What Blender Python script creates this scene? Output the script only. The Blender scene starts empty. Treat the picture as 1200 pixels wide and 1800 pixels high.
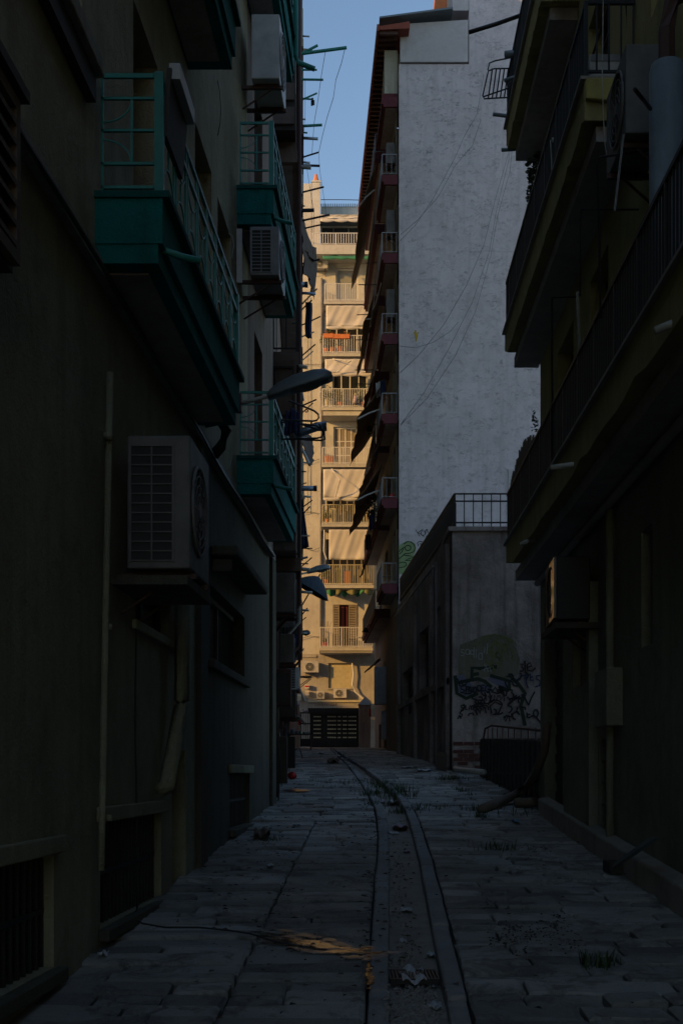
import bpy, bmesh, math, random
from mathutils import Vector
random.seed(7)
R = math.radians
sc = bpy.context.scene
col = sc.collection
F = 2200.0; HZ = 1360.0; EYE = 1.6      # focal length in photo pixels, horizon row, eye height

# ---------------------------------------------------------------- camera, sky, sun, exposure
cam = bpy.data.cameras.new('camera'); camo = bpy.data.objects.new('camera', cam); col.objects.link(camo)
camo.location = (0, 0, EYE); camo.rotation_euler = (R(90), 0, 0)
cam.sensor_fit = 'HORIZONTAL'; cam.sensor_width = 24; cam.lens = F/1200*24
cam.shift_y = (HZ-900)/1200; cam.clip_start = 0.05; cam.clip_end = 2000
sc.camera = camo
SUN_EL, SUN_AZ = 16, 58                  # elevation; degrees left of straight behind the camera
w = bpy.data.worlds.new('World'); sc.world = w; w.use_nodes = True
nt = w.node_tree; bg = nt.nodes['Background']
sky = nt.nodes.new('ShaderNodeTexSky'); sky.sky_type = 'NISHITA'; sky.sun_disc = False
sky.sun_elevation = R(SUN_EL); sky.sun_rotation = R(180+SUN_AZ); sky.air_density = 1.0; sky.dust_density = 0.6; sky.ozone_density = 1.5
nt.links.new(sky.outputs[0], bg.inputs[0]); bg.inputs[1].default_value = 0.142
sl = bpy.data.lights.new('sun', 'SUN'); sl.energy = 2.95; sl.angle = R(0.5); sl.color = (1.0, 0.52, 0.12)
so = bpy.data.objects.new('sun', sl); col.objects.link(so)
sd = Vector((-math.sin(R(SUN_AZ))*math.cos(R(SUN_EL)), -math.cos(R(SUN_AZ))*math.cos(R(SUN_EL)), math.sin(R(SUN_EL))))
so.rotation_euler = sd.to_track_quat('Z', 'Y').to_euler(); so.location = (-30, 30, 60)
sc.view_settings.view_transform = 'Standard'; sc.view_settings.look = 'None'
sc.view_settings.exposure = 0.55; sc.view_settings.gamma = 1.0; sc.view_settings.use_curve_mapping = False
sc.render.engine = 'CYCLES'
try:
    sc.cycles.max_bounces = 8; sc.cycles.diffuse_bounces = 5
except Exception: pass

# ---------------------------------------------------------------- materials
MATS = {}
def nodes(name):
    m = bpy.data.materials.new(name); m.use_nodes = True
    return m, m.node_tree, m.node_tree.nodes['Principled BSDF']
def ramp(nt, src, p0, p1, c0=(0,0,0,1), c1=(1,1,1,1)):
    r = nt.nodes.new('ShaderNodeValToRGB'); r.color_ramp.elements[0].position = p0; r.color_ramp.elements[1].position = p1
    r.color_ramp.elements[0].color = c0; r.color_ramp.elements[1].color = c1
    nt.links.new(src, r.inputs[0]); return r.outputs[0]
def mixc(nt, fac, a, b, mode='MIX'):
    n = nt.nodes.new('ShaderNodeMix'); n.data_type = 'RGBA'; n.blend_type = mode
    for s, v in ((0, fac), (6, a), (7, b)):
        if hasattr(v, 'links') or hasattr(v, 'is_linked'): nt.links.new(v, n.inputs[s])
        elif isinstance(v, (int, float)): n.inputs[s].default_value = v
        else: n.inputs[s].default_value = (*v, 1)
    return n.outputs[2]
def noise(nt, vec, scale, detail=4, rough=0.6, dist=0.0):
    n = nt.nodes.new('ShaderNodeTexNoise'); n.inputs['Scale'].default_value = scale; n.inputs['Detail'].default_value = detail
    n.inputs['Roughness'].default_value = rough; n.inputs['Distortion'].default_value = dist
    nt.links.new(vec, n.inputs['Vector']); return n.outputs[0]
def coords(nt, scale=(1,1,1)):
    g = nt.nodes.new('ShaderNodeNewGeometry'); mp = nt.nodes.new('ShaderNodeMapping'); mp.inputs['Scale'].default_value = scale
    nt.links.new(g.outputs['Position'], mp.inputs['Vector']); return mp.outputs[0]
def bump(nt, bsdf, h, strength, dist):
    b = nt.nodes.new('ShaderNodeBump'); b.inputs['Strength'].default_value = strength; b.inputs['Distance'].default_value = dist
    nt.links.new(h, b.inputs['Height']); nt.links.new(b.outputs[0], bsdf.inputs['Normal'])
def plain(name, c, rough=0.6, metal=0.0, var=0.25, vs=6.0, bmp=0.15, bs=40, spec=0.4):
    """painted / metal / cloth surface with a little dirt and unevenness"""
    m, nt, b = nodes(name)
    v = coords(nt)
    n = noise(nt, v, vs, 5)
    f = ramp(nt, n, 0.35, 0.75)
    b.inputs['Roughness'].default_value = rough; b.inputs['Metallic'].default_value = metal
    b.inputs['Specular IOR Level'].default_value = spec
    nt.links.new(mixc(nt, f, c, tuple(x*(1-var) for x in c)), b.inputs['Base Color'])
    if bmp: bump(nt, b, noise(nt, v, bs, 3), bmp, 0.004)
    MATS[name] = m; return m
def stucco(name, c, c2, streak=(0.5), bs=55, bstr=0.5, patch=0.35, rough=0.92, crack=False):
    """plastered wall: mottling, soft vertical run marks, grain"""
    m, nt, b = nodes(name)
    v = coords(nt); vs = coords(nt, (5, 5, 0.35))
    big = ramp(nt, noise(nt, v, 0.7, 6, 0.65), 0.38, 0.68)
    st = ramp(nt, noise(nt, vs, 1.0, 5, 0.6), 0.5, 0.75)
    fine = ramp(nt, noise(nt, v, 18, 4, 0.7), 0.3, 0.8)
    c0 = mixc(nt, big, c, tuple(a*(1-patch)+d*patch for a, d in zip(c, c2)))
    mlt = nt.nodes.new('ShaderNodeMath'); mlt.operation = 'MULTIPLY'; mlt.inputs[1].default_value = streak; nt.links.new(st, mlt.inputs[0])
    c1 = mixc(nt, mlt.outputs[0], c0, c2)
    ml2 = nt.nodes.new('ShaderNodeMath'); ml2.operation = 'MULTIPLY'; ml2.inputs[1].default_value = 0.22; nt.links.new(fine, ml2.inputs[0])
    c3 = mixc(nt, ml2.outputs[0], c1, c2)
    md_ = ramp(nt, noise(nt, v, 2.6, 7, 0.72, 0.6), 0.50, 0.62)
    m4 = nt.nodes.new('ShaderNodeMath'); m4.operation = 'MULTIPLY'; m4.inputs[1].default_value = 0.30; nt.links.new(md_, m4.inputs[0])
    c3 = mixc(nt, m4.outputs[0], c3, c2)
    hb = nt.nodes.new('ShaderNodeMath'); hb.operation = 'MULTIPLY_ADD'; hb.inputs[1].default_value = 2.5
    nt.links.new(noise(nt, v, 7, 6, 0.7), hb.inputs[0]); nt.links.new(noise(nt, v, bs, 4, 0.7), hb.inputs[2]); h = hb.outputs[0]
    if crack:   # short hairline scars and a few level cracks in the paint film
        vc = coords(nt, (1.0, 1.0, 2.2))
        n1 = noise(nt, vc, 3.2, 8, 0.7, 1.2)
        mk = nt.nodes.new('ShaderNodeMath'); mk.operation = 'SUBTRACT'; mk.inputs[1].default_value = 0.5; nt.links.new(n1, mk.inputs[0])
        ab = nt.nodes.new('ShaderNodeMath'); ab.operation = 'ABSOLUTE'; nt.links.new(mk.outputs[0], ab.inputs[0])
        line = ramp(nt, ab.outputs[0], 0.004, 0.022, (1,1,1,1), (0,0,0,1))
        gate = ramp(nt, noise(nt, coords(nt, (1,1,1.5)), 3.0, 6, 0.75), 0.50, 0.60)
        gate2 = ramp(nt, noise(nt, v, 0.32, 5, 0.7), 0.42, 0.62)
        mm = nt.nodes.new('ShaderNodeMath'); mm.operation = 'MULTIPLY'; nt.links.new(line, mm.inputs[0]); nt.links.new(gate, mm.inputs[1])
        mg = nt.nodes.new('ShaderNodeMath'); mg.operation = 'MULTIPLY_ADD'; mg.inputs[1].default_value = 0.6; mg.inputs[2].default_value = 0.4; nt.links.new(gate2, mg.inputs[0])
        m3 = nt.nodes.new('ShaderNodeMath'); m3.operation = 'MULTIPLY'; nt.links.new(mm.outputs[0], m3.inputs[0]); nt.links.new(mg.outputs[0], m3.inputs[1])
        c3 = mixc(nt, m3.outputs[0], c3, tuple(x*0.4 for x in c2))
        # level floor lines, a little darker and wandering
        sp = nt.nodes.new('ShaderNodeSeparateXYZ'); nt.links.new(v, sp.inputs[0])
        wz = nt.nodes.new('ShaderNodeMath'); wz.operation = 'MULTIPLY_ADD'; wz.inputs[1].default_value = 0.25; nt.links.new(noise(nt, v, 0.9, 4), wz.inputs[0]); nt.links.new(sp.outputs[2], wz.inputs[2])
        dv = nt.nodes.new('ShaderNodeMath'); dv.operation = 'PINGPONG'; dv.inputs[1].default_value = 1.5; nt.links.new(wz.outputs[0], dv.inputs[0])
        fl_ = ramp(nt, dv.outputs[0], 0.0, 0.05, (1,1,1,1), (0,0,0,1))
        m5 = nt.nodes.new('ShaderNodeMath'); m5.operation = 'MULTIPLY'; nt.links.new(fl_, m5.inputs[0]); nt.links.new(ramp(nt, noise(nt, v, 0.5, 5), 0.5, 0.65), m5.inputs[1])
        m6 = nt.nodes.new('ShaderNodeMath'); m6.operation = 'MULTIPLY'; m6.inputs[1].default_value = 0.35; nt.links.new(m5.outputs[0], m6.inputs[0])
        c3 = mixc(nt, m6.outputs[0], c3, c2)
        ad = nt.nodes.new('ShaderNodeMath'); ad.operation = 'SUBTRACT'; nt.links.new(noise(nt, coords(nt, (1,1,2.2)), 4, 8, 0.72, 0.8), ad.inputs[0]); nt.links.new(mm.outputs[0], ad.inputs[1])
        h = ad.outputs[0]
    nt.links.new(c3, b.inputs['Base Color']); b.inputs['Roughness'].default_value = rough; b.inputs['Specular IOR Level'].default_value = 0.25
    bump(nt, b, h, bstr, 0.03 if crack else 0.012)
    MATS[name] = m; return m
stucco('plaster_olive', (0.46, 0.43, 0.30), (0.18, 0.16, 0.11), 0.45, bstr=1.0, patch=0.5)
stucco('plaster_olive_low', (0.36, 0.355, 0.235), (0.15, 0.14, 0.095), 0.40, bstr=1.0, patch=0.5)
stucco('plaster_shaded', (0.12, 0.115, 0.085), (0.05, 0.045, 0.035), 0.7, bstr=0.8)  # olive plaster darkened: the shade at the wall's far end is in its colour
stucco('plaster_brown', (0.25, 0.19, 0.155), (0.10, 0.075, 0.06), 0.7)
stucco('plaster_white', (0.68, 0.63, 0.66), (0.34, 0.31, 0.31), 0.40, bs=12, bstr=0.5, crack=True)
stucco('plaster_panel', (0.56, 0.54, 0.55), (0.36, 0.34, 0.33), 0.2)
stucco('plaster_cream', (0.50, 0.50, 0.40), (0.24, 0.2, 0.15), 0.5)
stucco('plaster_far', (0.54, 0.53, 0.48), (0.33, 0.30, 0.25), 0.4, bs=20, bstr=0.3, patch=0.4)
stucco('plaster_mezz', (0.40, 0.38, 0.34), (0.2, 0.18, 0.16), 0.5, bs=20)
stucco('concrete_old', (0.36, 0.305, 0.28), (0.085, 0.065, 0.058), 0.85, bs=20, bstr=0.8, patch=0.8)
stucco('plaster_right', (0.28, 0.285, 0.205), (0.11, 0.11, 0.08), 0.4, bstr=0.9, patch=0.6)
stucco('plaster_yellow', (0.38, 0.33, 0.14), (0.17, 0.14, 0.08), 0.5, bstr=0.7)
stucco('soffit_grey', (0.45, 0.41, 0.40), (0.22, 0.19, 0.17), 0.6, patch=0.7)
stucco('teal_plaster', (0.010, 0.21, 0.20), (0.012, 0.085, 0.08), 0.8, bstr=0.9, patch=0.6)
stucco('teal_dark', (0.008, 0.10, 0.095), (0.008, 0.06, 0.055), 0.5)
stucco('maroon', (0.15, 0.045, 0.055), (0.08, 0.03, 0.035), 0.5)
stucco('stone_lintel', (0.38, 0.35, 0.30), (0.17, 0.15, 0.13), 0.6, bstr=0.9)
plain('teal_metal', (0.03, 0.26, 0.22), 0.45, 0.0, 0.3)
plain('black_metal', (0.012, 0.011, 0.011), 0.5, 0.0, 0.3)
plain('rust_brown', (0.09, 0.045, 0.035), 0.7)
plain('white_metal', (0.62, 0.61, 0.58), 0.5, 0, 0.2)
plain('ac_white', (0.50, 0.50, 0.49), 0.4, 0, 0.3, bmp=0.05)
stucco('duct_metal', (0.30, 0.38, 0.46), (0.10, 0.13, 0.16), 0.85, bstr=0.3, patch=0.7, rough=0.42)
stucco('plaster_lemon', (0.48, 0.42, 0.14), (0.26, 0.22, 0.10), 0.3, bstr=0.8)
plain('ac_dim', (0.14, 0.14, 0.135), 0.6, 0, 0.4)
plain('ac_dusty', (0.18, 0.17, 0.16), 0.6, 0, 0.45, vs=5)
plain('grille_back', (0.05, 0.047, 0.045), 0.8)
plain('ac_gloss', (0.75, 0.72, 0.66), 0.10, 0.7, 0.15, bmp=0.0, spec=0.8)
plain('ac_grey', (0.26, 0.26, 0.27), 0.5, 0, 0.3)
plain('dark_void', (0.012, 0.011, 0.01), 0.8, 0, 0.2)
plain('dark_wood', (0.055, 0.042, 0.032), 0.7)
plain('grey_metal', (0.27, 0.33, 0.40), 0.33, 0.55, 0.3, vs=3)
plain('lamp_grey', (0.17, 0.205, 0.22), 0.4, 0.2, 0.2)
plain('lamp_glass', (0.10, 0.12, 0.13), 0.2)
plain('pvc', (0.42, 0.42, 0.37), 0.45, 0, 0.35)
plain('rubber', (0.03, 0.03, 0.03), 0.6)
plain('wood', (0.16, 0.12, 0.09), 0.85, vs=12)
plain('awning_white', (0.55, 0.52, 0.47), 0.9, 0, 0.12, vs=2)
plain('awning_brown', (0.34, 0.26, 0.19), 0.95, 0, 0.3, vs=3)
plain('awning_dark', (0.30, 0.21, 0.15), 0.95, 0, 0.3, vs=3)
plain('awning_old', (0.085, 0.055, 0.04), 0.95, 0, 0.5, vs=3)
plain('awning_green', (0.05, 0.22, 0.12), 0.9)
plain('tarp_blue', (0.04, 0.06, 0.075), 0.7, 0, 0.3)
plain('cloth_navy', (0.014, 0.022, 0.055), 0.95)
plain('cloth_blue', (0.04, 0.05, 0.13), 0.95)
plain('cloth_white', (0.6, 0.6, 0.6), 0.95)
plain('glass_dark', (0.02, 0.022, 0.025), 0.12, 0, 0.2, bmp=0)
plain('glass_grey', (0.28, 0.29, 0.27), 0.2, 0, 0.2, bmp=0)
plain('curtain_red', (0.22, 0.06, 0.07), 0.9)
plain('shutter_brown', (0.25, 0.21, 0.16), 0.7)
plain('terracotta', (0.62, 0.20, 0.07), 0.8)
plain('leaf', (0.055, 0.10, 0.025), 0.6, 0, 0.4, vs=20, bmp=0)
plain('leaf_dark', (0.03, 0.05, 0.02), 0.6, 0, 0.4, vs=20, bmp=0)
plain('leaf_yellow', (0.13, 0.13, 0.045), 0.6, 0, 0.4, vs=20, bmp=0)
plain('red_paint', (0.45, 0.012, 0.01), 0.6)
plain('litter_white', (0.55, 0.55, 0.56), 0.8, 0, 0.3, vs=30)
plain('litter_pink', (0.42, 0.33, 0.37), 0.8)
plain('litter_blue', (0.08, 0.22, 0.35), 0.6)
plain('litter_brown', (0.14, 0.09, 0.06), 0.9)
plain('rubble', (0.34, 0.33, 0.32), 0.95, 0, 0.5, vs=30)
plain('tile_red', (0.30, 0.08, 0.05), 0.8)
plain('spray_black', (0.008, 0.008, 0.01), 0.7, bmp=0)
plain('spray_white', (0.26, 0.27, 0.26), 0.7, bmp=0)
stucco('spray_olive', (0.085, 0.085, 0.035), (0.17, 0.15, 0.125), 0.7, patch=0.95)
plain('spray_green', (0.26, 0.36, 0.17), 0.8, 0, 0.25, vs=4, bmp=0)
stucco('spray_violet', (0.10, 0.11, 0.20), (0.15, 0.14, 0.14), 0.6, patch=0.8)
plain('spray_blue', (0.02, 0.03, 0.08), 0.8, bmp=0)
plain('spray_dkgreen', (0.012, 0.028, 0.014), 0.8, bmp=0)
plain('spray_yellow', (0.5, 0.36, 0.02), 0.8, bmp=0)
plain('brick_red', (0.10, 0.035, 0.03), 0.9, 0, 0.5, vs=8)
plain('sign_cream', (0.5, 0.45, 0.3), 0.6)
def slab_mat():
    m, nt, b = nodes('paving_stone'); v = coords(nt)
    a = nt.nodes.new('ShaderNodeAttribute'); a.attribute_name = 'tone'
    base = mixc(nt, a.outputs['Fac'], (0.17, 0.175, 0.16), (0.52, 0.52, 0.48))
    def mul(x, k):
        n = nt.nodes.new('ShaderNodeMath'); n.operation = 'MULTIPLY'; nt.links.new(x, n.inputs[0])
        if isinstance(k, float): n.inputs[1].default_value = k
        else: nt.links.new(k, n.inputs[1])
        return n.outputs[0]
    c = mixc(nt, mul(ramp(nt, noise(nt, v, 0.55, 6, 0.7), 0.45, 0.62), 0.55), base, (0.10, 0.09, 0.08))
    c = mixc(nt, mul(ramp(nt, noise(nt, v, 2.4, 8, 0.75, 0.5), 0.50, 0.60), 0.75), c, (0.075, 0.07, 0.06))
    vo = nt.nodes.new('ShaderNodeTexVoronoi'); vo.feature = 'DISTANCE_TO_EDGE'; vo.inputs['Scale'].default_value = 2.1
    wv = nt.nodes.new('ShaderNodeVectorMath'); wv.operation = 'MULTIPLY_ADD'; nn = nt.nodes.new('ShaderNodeTexNoise'); nn.inputs['Scale'].default_value = 3; nn.inputs['Detail'].default_value = 6; nt.links.new(v, nn.inputs['Vector'])
    wv.inputs[1].default_value = (0.5, 0.5, 0.5); nt.links.new(nn.outputs['Color'], wv.inputs[0]); nt.links.new(v, wv.inputs[2]); nt.links.new(wv.outputs[0], vo.inputs['Vector'])
    cr = mul(ramp(nt, vo.outputs['Distance'], 0.008, 0.03, (1,1,1,1), (0,0,0,1)), ramp(nt, noise(nt, v, 1.1, 4), 0.56, 0.62))
    c = mixc(nt, mul(cr, 0.45), c, (0.05, 0.046, 0.04))
    c = mixc(nt, ramp(nt, noise(nt, v, 26, 6, 0.8), 0.60, 0.68), c, (0.07, 0.065, 0.055))
    c = mixc(nt, mul(ramp(nt, noise(nt, v, 55, 4, 0.8), 0.35, 0.8), 0.4), c, (0.40, 0.40, 0.38))
    nt.links.new(c, b.inputs['Base Color'])
    rr = ramp(nt, noise(nt, v, 0.9, 4, 0.6), 0.4, 0.7, (0.55,)*3+(1,), (0.9,)*3+(1,)); nt.links.new(rr, b.inputs['Roughness'])
    b.inputs['Specular IOR Level'].default_value = 0.35
    hh = nt.nodes.new('ShaderNodeMath'); hh.operation = 'SUBTRACT'; nt.links.new(noise(nt, v, 9, 9, 0.78), hh.inputs[0]); nt.links.new(mul(cr, 0.6), hh.inputs[1])
    bump(nt, b, hh.outputs[0], 0.9, 0.04); MATS['paving_stone'] = m
slab_mat()
stucco('dirt', (0.045, 0.042, 0.038), (0.02, 0.018, 0.016), 0.3, bs=30, bstr=1.0)
stucco('kerb_stone', (0.36, 0.355, 0.345), (0.17, 0.16, 0.15), 0.4, bs=30, bstr=0.8, patch=0.7)
def water_mat():
    m, nt, b = nodes('wet'); b.inputs['Base Color'].default_value = (0.02, 0.02, 0.02, 1); b.inputs['Roughness'].default_value = 0.03
    b.inputs['Specular IOR Level'].default_value = 0.9; bump(nt, b, noise(nt, coords(nt), 16, 5), 0.25, 0.01); MATS['wet'] = m
water_mat()

# ---------------------------------------------------------------- ground profile and frames
GT = [(-60, -3.8), (0, 0.0), (20, 1.27), (26, 1.60), (32, 1.93), (40, 2.26), (50, 2.58), (58, 2.79), (66, 2.96), (120, 3.2), (600, 3.2)]
def ground(d):
    for (a, za), (b, zb) in zip(GT, GT[1:]):
        if d <= b: return za + (zb-za)*(d-a)/(b-a)
    return GT[-1][1]
def gnd(px, py, lift=0.0):
    """the ground point seen at a pixel of the photograph"""
    a, b = 2.0, 64.0
    for _ in range(50):
        m = (a+b)/2
        y = HZ - (ground(m)+lift-EYE)/m*F
        if y > py: a = m
        else: b = m
    return Vector(((px-600)*a/F, a, ground(a)+lift))
def P(px, py, d): return Vector(((px-600)*d/F, d, EYE+(HZ-py)*d/F))
class Frame:
    """u along the wall, o out of the wall, h height above the eye line"""
    def __init__(s, fn): s.fn = fn
    def __call__(s, u, o, h):
        x, y = s.fn(u, o); return Vector((x, y, EYE+h))
LF = Frame(lambda u, o: (0.0491*u-1.91+o, u))
RF = Frame(lambda u, o: (0.0209*u+2.40-o, u))
CF = Frame(lambda u, o: (-0.0336*u-0.42+o, u))
BF = Frame(lambda u, o: (-0.0336*u+3.62-o, u))
GF = Frame(lambda u, o: (u, 46.2-o))
EF = Frame(lambda u, o: (u, 66.0-o))
WF = Frame(lambda u, o: (u, 27.0-o))
WS = Frame(lambda u, o: (2.39-0.0525*(u-27)-o, u))
AF = Frame(lambda u, o: (u, o))           # plain world axes

class MB:
    def __init__(s): s.v = []; s.f = []; s.m = []; s.k = []; s.cur = 0; s.tones = None
    def mat(s, name):
        if name not in s.k: s.k.append(name)
        s.cur = s.k.index(name); return s
    def face(s, *pts):
        n = len(s.v); s.v += [Vector(p) for p in pts]; s.f.append(tuple(range(n, n+len(pts)))); s.m.append(s.cur); return s
    def hexa(s, p):
        n = len(s.v); s.v += [Vector(q) for q in p]
        for q in ((0,3,2,1),(4,5,6,7),(0,1,5,4),(1,2,6,5),(2,3,7,6),(3,0,4,7)):
            s.f.append(tuple(n+i for i in q)); s.m.append(s.cur)
        return s
    def box(s, fr, u0, u1, o0, o1, h0, h1):
        return s.hexa([fr(u0,o0,h0), fr(u1,o0,h0), fr(u1,o1,h0), fr(u0,o1,h0), fr(u0,o0,h1), fr(u1,o0,h1), fr(u1,o1,h1), fr(u0,o1,h1)])
    def tube(s, pts, r, n=6, r1=None):
        pts = [Vector(p) for p in pts]; base = len(s.v); k = len(pts)
        for i, p in enumerate(pts):
            t = (pts[min(i+1, k-1)]-pts[max(i-1, 0)]).normalized()
            up = Vector((0,0,1)) if abs(t.z) < 0.9 else Vector((0,1,0))
            a = t.cross(up).normalized(); b = t.cross(a).normalized()
            rr = r if r1 is None else r+(r1-r)*i/(k-1)
            for j in range(n):
                an = 2*math.pi*(j+0.5)/n; s.v.append(p+a*math.cos(an)*rr+b*math.sin(an)*rr)
        for i in range(k-1):
            for j in range(n):
                s.f.append((base+i*n+j, base+i*n+(j+1)%n, base+(i+1)*n+(j+1)%n, base+(i+1)*n+j)); s.m.append(s.cur)
        s.f.append(tuple(base+j for j in range(n))[::-1]); s.m.append(s.cur)
        s.f.append(tuple(base+(k-1)*n+j for j in range(n))); s.m.append(s.cur)
        return s
    def ribbon(s, pts, wd, nrm, lift=0.006):
        """a flat paint stroke lying on a wall whose outward normal is nrm"""
        nrm = Vector(nrm).normalized(); pts = [Vector(p)+nrm*lift for p in pts]; L = []; Rr = []
        for i, p in enumerate(pts):
            t = (pts[min(i+1, len(pts)-1)]-pts[max(i-1, 0)]).normalized(); sd_ = t.cross(nrm).normalized()*wd/2
            L.append(p+sd_); Rr.append(p-sd_)
        for i in range(len(pts)-1): s.face(L[i], L[i+1], Rr[i+1], Rr[i])
        return s
    def grid(s, fn, nu, nv):
        b = len(s.v)
        for i in range(nu+1):
            for j in range(nv+1): s.v.append(Vector(fn(i/nu, j/nv)))
        for i in range(nu):
            for j in range(nv):
                a = b+i*(nv+1)+j; s.f.append((a, a+1, a+nv+2, a+nv+1)); s.m.append(s.cur)
        return s
    def build(s, name, parent=None, base=None, solid=0, smooth=False, bevel=0, label=None, cat=None, group=None, kind=None):
        if base is None: base = parent['_b'] if parent is not None else None
        if base is None:
            xs = [p.x for p in s.v]; ys = [p.y for p in s.v]; zs = [p.z for p in s.v]
            base = ((min(xs)+max(xs))/2, (min(ys)+max(ys))/2, min(zs))
        base = Vector(base)
        me = bpy.data.meshes.new(name); me.from_pydata([tuple(p-base) for p in s.v], [], s.f)
        for k in (s.k or ['dirt']): me.materials.append(MATS[k])
        me.polygons.foreach_set('material_index', s.m)
        if s.tones is not None:
            at = me.attributes.new('tone', 'FLOAT', 'FACE'); at.data.foreach_set('value', s.tones)
        me.update()
        bm = bmesh.new(); bm.from_mesh(me)
        if smooth: bmesh.ops.remove_doubles(bm, verts=bm.verts, dist=0.0002)
        bmesh.ops.recalc_face_normals(bm, faces=bm.faces); bm.to_mesh(me); bm.free()
        if smooth: me.polygons.foreach_set('use_smooth', [True]*len(me.polygons))
        o = bpy.data.objects.new(name, me); col.objects.link(o)
        if parent is not None: o.parent = parent
        else: o.location = base
        o['_b'] = tuple(base)
        if solid:
            md = o.modifiers.new('thickness', 'SOLIDIFY'); md.thickness = solid; md.offset = 0
        if bevel:
            md = o.modifiers.new('bevel', 'BEVEL'); md.width = bevel; md.segments = 2; md.limit_method = 'ANGLE'
        if label: o['label'] = label
        if cat: o['category'] = cat
        if group: o['group'] = group
        if kind: o['kind'] = kind
        return o
def thing(name, label, cat, base, group=None):
    o = bpy.data.objects.new(name, None); col.objects.link(o); o.location = base; o.empty_display_size = 0.2
    o['_b'] = tuple(base); o['label'] = label; o['category'] = cat
    if group: o['group'] = group
    return o
def arc(c, r, a0, a1, n, ax, ay):
    return [Vector(c)+Vector(ax)*r*math.cos(R(a0+(a1-a0)*i/n))+Vector(ay)*r*math.sin(R(a0+(a1-a0)*i/n)) for i in range(n+1)]

def wall_sheet(mb, fr, u0, u1, h0, h1, ops, depth=0.22, reveal=None):
    """front of a wall with real openings cut in it, their reveals running back"""
    us = sorted({u0, u1, *[x for o in ops for x in o[:2]]}); hs = sorted({h0, h1, *[x for o in ops for x in o[2:4]]})
    us = [u for u in us if u0 <= u <= u1]; hs = [h for h in hs if h0 <= h <= h1]
    for a, b in zip(us, us[1:]):
        for c, d in zip(hs, hs[1:]):
            mu, mh = (a+b)/2, (c+d)/2
            if any(o[0] < mu < o[1] and o[2] < mh < o[3] for o in ops): continue
            mb.face(fr(a,0,c), fr(b,0,c), fr(b,0,d), fr(a,0,d))
    for o in ops:
        a, b, c, d = o[:4]
        mb.face(fr(a,0,c), fr(a,0,d), fr(a,-depth,d), fr(a,-depth,c)); mb.face(fr(b,0,c), fr(b,0,d), fr(b,-depth,d), fr(b,-depth,c))
        mb.face(fr(a,0,d), fr(b,0,d), fr(b,-depth,d), fr(a,-depth,d)); mb.face(fr(a,0,c), fr(b,0,c), fr(b,-depth,c), fr(a,-depth,c))
def window(root, fr, u0, u1, h0, h1, back=0.16, frame='dark_wood', glass='glass_dark', mull=1, rows=1, name='window', ft=0.05):
    """frame set back in its opening, with pane"""
    m = MB().mat(frame); o0, o1 = -back-0.05, -back
    m.box(fr, u0, u0+ft, o0, o1, h0, h1).box(fr, u1-ft, u1, o0, o1, h0, h1)
    m.box(fr, u0+ft, u1-ft, o0, o1, h0, h0+ft).box(fr, u0+ft, u1-ft, o0, o1, h1-ft, h1)
    for i in range(1, mull+1):
        u = u0+(u1-u0)*i/(mull+1); m.box(fr, u-ft*0.4, u+ft*0.4, o0+0.004, o1-0.004, h0+ft, h1-ft)
    for i in range(1, rows):
        h = h0+(h1-h0)*i/rows; m.box(fr, u0+ft, u1-ft, o0+0.008, o1-0.008, h-ft*0.3, h+ft*0.3)
    wn = m.build(name, root)
    MB().mat(glass).box(fr, u0+ft*0.5, u1-ft*0.5, o0+0.012, o0+0.02, h0+ft*0.5, h1-ft*0.5).build('pane', wn)
    return wn
def louvres(root, fr, u0, u1, h0, h1, o, mat, name='shutter', n=None, t=0.035):
    m = MB().mat(mat); ft = 0.05
    m.box(fr, u0, u0+ft, o, o+t, h0, h1).box(fr, u1-ft, u1, o, o+t, h0, h1).box(fr, u0+ft, u1-ft, o, o+t, h1-ft, h1).box(fr, u0+ft, u1-ft, o, o+t, h0, h0+ft)
    n = n or int((h1-h0)/0.09)
    for i in range(n):
        h = h0+ft+(h1-h0-2*ft)*(i+0.5)/n; dh = (h1-h0-2*ft)/n*0.36
        m.hexa([fr(u0+ft,o,h+dh*0.2), fr(u1-ft,o,h+dh*0.2), fr(u1-ft,o+t,h-dh), fr(u0+ft,o+t,h-dh), fr(u0+ft,o,h+dh), fr(u1-ft,o,h+dh), fr(u1-ft,o+t,h-dh*0.2), fr(u0+ft,o+t,h-dh*0.2)])
    return m.build(name, root)
def railing(parent, fr, u0, u1, o, h0, h1, mat, sp=0.11, bar=0.008, ends=(True, True), o_in=0.0, name='railing', mid=0):
    m = MB().mat(mat); rt = 0.016
    m.box(fr, u0, u1, o-rt, o+rt, h1-0.035, h1); m.box(fr, u0, u1, o-rt*0.7, o+rt*0.7, h0+0.05, h0+0.075)
    for q in range(mid): 
        hh = h0+(h1-h0)*(q+1)/(mid+1); m.box(fr, u0, u1, o-rt*0.5, o+rt*0.5, hh-0.008, hh+0.008)
    n = max(2, int(round((u1-u0)/sp)))
    for i in range(n+1):
        u = u0+(u1-u0)*i/n; b = bar if i % 9 else bar*1.9
        m.box(fr, u-b, u+b, o-b, o+b, h0 if i % 9 == 0 else h0+0.06, h1-0.03)
    for k, e in enumerate(ends):
        if not e: continue
        u = (u0, u1)[k]; m.box(fr, u-rt, u+rt, o_in, o-rt, h1-0.034, h1-0.001); m.box(fr, u-rt*0.7, u+rt*0.7, o_in, o-rt, h0+0.051, h0+0.074)
        nn = max(2, int((o-o_in)/sp))
        for i in range(nn):
            oo = o_in+(o-o_in)*(i+0.15)/nn; m.box(fr, u-bar, u+bar, oo-bar, oo+bar, h0+0.06, h1-0.03)
    return m.build(name, parent)
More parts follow.
